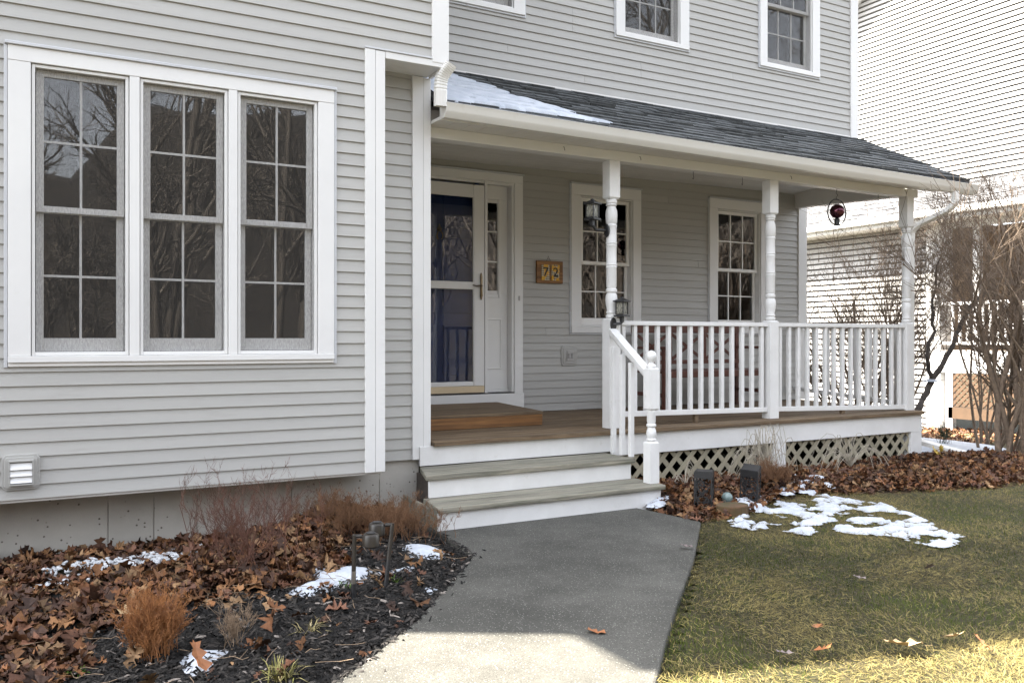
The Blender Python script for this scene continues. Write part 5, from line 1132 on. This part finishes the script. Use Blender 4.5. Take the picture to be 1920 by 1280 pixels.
path_light((1.575, 4.121, -.02), (1.625, 4.150, .325), -1, 'leaning bronze path light nearer the walkway, its head turned left')
def garden_lantern(c, tilt, label, seed, w_=.125, h=.30):
    root = empty('garden_lantern', c, label, 'lantern', 'black cut metal garden lanterns'); root.rotation_euler = tilt; r = random.Random(seed); hw = w_/2
    mb = MB()
    for sx in (-1, 1):
        for sy in (-1, 1): mb.box(sx*hw-.004, sx*hw+.004, sy*hw-.004, sy*hw+.004, 0, h)
    mb.build('corner_post', M['black'], root)
    MB().box(-hw, hw, -hw, hw, h+.0005, h+.006).box(-hw, hw, -hw-.002, -hw+.001, h-.045, h).box(-hw, hw, hw-.001, hw+.002, h-.045, h).box(-hw-.002, -hw+.001, -hw, hw, h-.045, h).box(hw-.001, hw+.002, -hw, hw, h-.045, h).build('cap', M['black'], root)
    for f in range(4):
        mb = MB(); a = f*math.pi/2
        def q(u, z): x, y = u, -hw; return (x*math.cos(a)-y*math.sin(a), x*math.sin(a)+y*math.cos(a), z)
        nodes = [(-hw+w_*(i+(.5 if j % 2 else 0))/4+r.uniform(-.008, .008), .0+(h-.045)*j/9+r.uniform(-.008, .008)) for j in range(10) for i in range(5)]
        nodes = [(max(-hw, min(hw, u)), max(0, z)) for u, z in nodes]
        for i, (u, z) in enumerate(nodes):
            for j, (u2, z2) in enumerate(nodes):
                if j > i and math.hypot(u-u2, z-z2) < .040 and r.random() < .62: mb.bar(q(u, z), q(u2, z2), r.uniform(.005, .011), .003, up=(math.sin(a), -math.cos(a), 0))
        mb.build('side_panel', M['black'], root)
garden_lantern((4.40, 4.93, -.02), (0, 0, .72), 'upright black cut metal garden lantern at the end of the walkway', 4, h=.30)
garden_lantern((4.86, 4.93, -.03), (R(4), R(-13), .60), 'tilted black cut metal garden lantern standing in snow', 8, h=.32)
gl = MB().lathe([(0, -.042)]+[(.042*math.sin(t), -.042*math.cos(t)) for t in np.linspace(.2, 2.94, 12)]+[(0, .042)], (4.60, 4.90, .07), 20).build('glass_ball', M['ballglass'], smooth=True); tag(gl, 'grey green crackled glass ball beside the cut log slice', 'ball')
lg = MB().add([(4.42+.13*math.cos(t)+.04, 4.70+.10*math.sin(t), z) for z in (-.02, .065) for t in np.linspace(0, 2*math.pi, 17)[:-1]], [tuple(range(15, -1, -1)), tuple(range(16, 32))]+[(i, (i+1) % 16, 16+(i+1) % 16, 16+i) for i in range(16)]).build('log_slice', M['log'], bevel=.008); tag(lg, 'short cut log slice on the ground between the garden lanterns', 'log')
# paver edge at far left
pv = MB().box(-.25, .06, 4.55, 4.72, -.02, .035).build('paver', M['path'], bevel=.008); tag(pv, 'grey concrete paver half buried in leaves at the left edge', 'paver')

# ------------------------------------------------------------------ neighbouring house
nh = empty('neighbor_house', (15.6, 11, -.5), 'neighbouring white sided house with snowy low roof and railed porch', 'house')
def NH(o, part=None):
    o.parent = part or nh
    if part is None: o.location = Vector(o.location)-nh.location
    return o
def nclap(mat, e):
    mb = MB(); t = .040; g = .034; mb.add([(-t-.012, 0, g), (0, 0, g), (0, 1, g), (-t-.012, 1, g), (-.022, 0, e), (0, 0, e), (0, 1, e), (-.022, 1, e)], [(0, 3, 2, 1), (4, 5, 6, 7), (0, 1, 5, 4), (1, 2, 6, 5), (2, 3, 7, 6), (3, 0, 4, 7)])
    me = mb.mesh('clapboard'); me.materials.append(mat); return me
NC = nclap(M['nsiding'], .12)
uw = NH(MB().box(18.0, 18.3, 7.5, 17, 4.4, 11.0).build('upper_wall', M['nback']))
z = 4.62
while z < 10.8: link('clapboard', NC, uw, (18.0, 7.5, z), (1, 9.5, 1)); z += .12
lw = NH(MB().box(15.6, 15.9, 10.7, 18, -.7, 3.75).build('lower_wall', M['nback']))
z = -.55
while z < 3.6: link('clapboard', NC, lw, (15.6, 10.98, z), (1, 7, 1)); z += .12
NH(MB().box(15.56, 15.95, 10.68, 10.98, -.7, 3.72).build('corner_board', M['trim']))
# low roof
rsl = math.atan2(4.75-3.72, 18-15.0); RL = math.hypot(1.03, 3.0)
nr = NH(MB().hexa([(15.0, 6.0, 3.66), (18, 6.0, 4.69), (18, 18, 4.69), (15.0, 18, 3.66), (15.0, 6.0, 3.71), (18, 6.0, 4.74), (18, 18, 4.74), (15.0, 18, 3.71)]).build('low_roof', M['roofdark']))
nrow = 16; e2 = RL/nrow
mb = MB(); mb.hexa([(-.01, 0, 0), (e2*1.15, 0, 0), (e2*1.15, 1, 0), (-.01, 1, 0), (-.01, 0, .022), (e2*1.15, 0, .004), (e2*1.15, 1, .004), (-.01, 1, .022)]); cme = mb.mesh('shingle_course'); cme.materials.append(M['nroof'])
for j in range(nrow): link('shingle_course', cme, nr, (15.0+j*e2*math.cos(rsl), 6.0, 3.712+j*e2*math.sin(rsl)), (1, 12, 1), (0, -rsl, 0))
NH(MB().box(14.86, 14.98, 6.0, 18, 3.58, 3.70).build('gutter', M['gutter'], bevel=.02))
NH(MB().box(14.982, 15.0, 6.0, 18, 3.50, 3.70).build('fascia', M['trim']))
NH(MB().box(15.0, 15.6, 6.0, 18, 3.50, 3.53).build('soffit', M['soffit']))
NH(MB().hexa([(17.5, 15.4, 8.85), (18, 15.4, 8.85), (18, 10.5, 12.6), (17.5, 10.5, 12.6), (17.5, 15.4, 9.1), (18, 15.4, 9.1), (18, 10.5, 12.85), (17.5, 10.5, 12.85)]).build('rake_overhang', M['trim']))
# porch
NH(MB().box(15.6, 17.4, 4.5, 10.7, .98, 1.06).build('porch_floor', M['deck']))
NH(MB().box(17.4, 17.5, 4.5, 10.7, 1.06, 3.6).box(15.9, 17.4, 10.69, 10.75, 1.06, 3.6).build('porch_wall', M['nbrown']))
NH(MB().box(15.58, 15.6, 4.5, 10.68, .72, 1.05).build('porch_fascia', M['trim'])); NH(MB().box(15.50, 15.60, 4.5, 10.68, 3.38, 3.50).build('porch_beam', M['trim']))
for yy in (9.95, 7.6, 5.2): NH(MB().box(15.56, 15.68, yy-.06, yy+.06, 1.06, 3.38).build('post', M['trim']))
rl = NH(MB().box(15.58, 15.66, 4.5, 10.68, 1.92, 1.98).build('railing', M['trim'])); NH(MB().box(15.60, 15.64, 4.5, 10.68, 1.16, 1.21).build('bottom_rail', M['trim']), rl)
yy = 4.6
bme = MB().box(-.022, .022, -.022, .022, 0, .709).mesh('baluster'); bme.materials.append(M['trim'])
while yy < 10.6: link('baluster', bme, rl, (15.62, yy, 1.2105)); yy += .15
lattice('lattice_panel', (15.57, 10.40), (15.57, 6.2), -.03, .62, .12, .052, M['nlattice'], nh, (-1, 0, 0), th=.012)
NH(MB().box(15.54, 15.60, 6.2, 10.5, -.26, -.04).build('kick_board', M['nlattice'])); NH(MB().box(15.55, 15.60, 4.5, 10.68, .621, .719).build('ledger_board', M['trim'])); NH(MB().box(15.54, 15.66, 10.41, 10.55, -.5, .62).build('skirt_post', M['trim']))

# ------------------------------------------------------------------ woods behind the camera (mirrored in the panes)
protos = []
for i in range(7):
    sg = branch_segments((0, 0, 0), 1, 11, .10, .15, 3, 200+i, curve=.16, kids=(1, 2), shrink=.46, steps=8, up=.10, basejit=0, ang=(.5, 1.0))
    sg = [s for s in sg if s[2] > .0016]
    protos.append(tuple(np.array(q) for q in ([s[0][:] for s in sg], [s[1][:] for s in sg], [s[2] for s in sg], [s[3] for s in sg])))
r = random.Random(99); AA = []; BB = []; RA = []; RB = []
for i in range(130):
    x = r.uniform(-28, 44); y = -r.uniform(11, 34); sc_ = r.uniform(.7, 1.35)*(1 if y < -16 else .55); a, b, ra, rb = protos[i % 7]; t = r.uniform(0, 6.28)
    if -3 < x < 3: sc_ *= .6
    m_ = np.array([[math.cos(t), -math.sin(t), 0], [math.sin(t), math.cos(t), 0], [0, 0, 1]])
    AA.append(a@m_.T*sc_+[x, y, -.2]); BB.append(b@m_.T*sc_+[x, y, -.2]); RA.append(ra*sc_*1.4+.010); RB.append(rb*sc_*1.4+.008)
AA, BB, RA, RB = np.vstack(AA), np.vstack(BB), np.concatenate(RA), np.concatenate(RB)
wd = seg_mesh('far_woods', None, M['woods'], arrays=(AA, BB, RA, RB)); tag(wd, 'bare deciduous woods across the street, mirrored in the window panes', 'woods', kind='stuff')
print('tris', sum(len(o.data.polygons) for o in bpy.data.objects if o.type == 'MESH'), 'objs', len(bpy.data.objects), 'woods', len(AA))
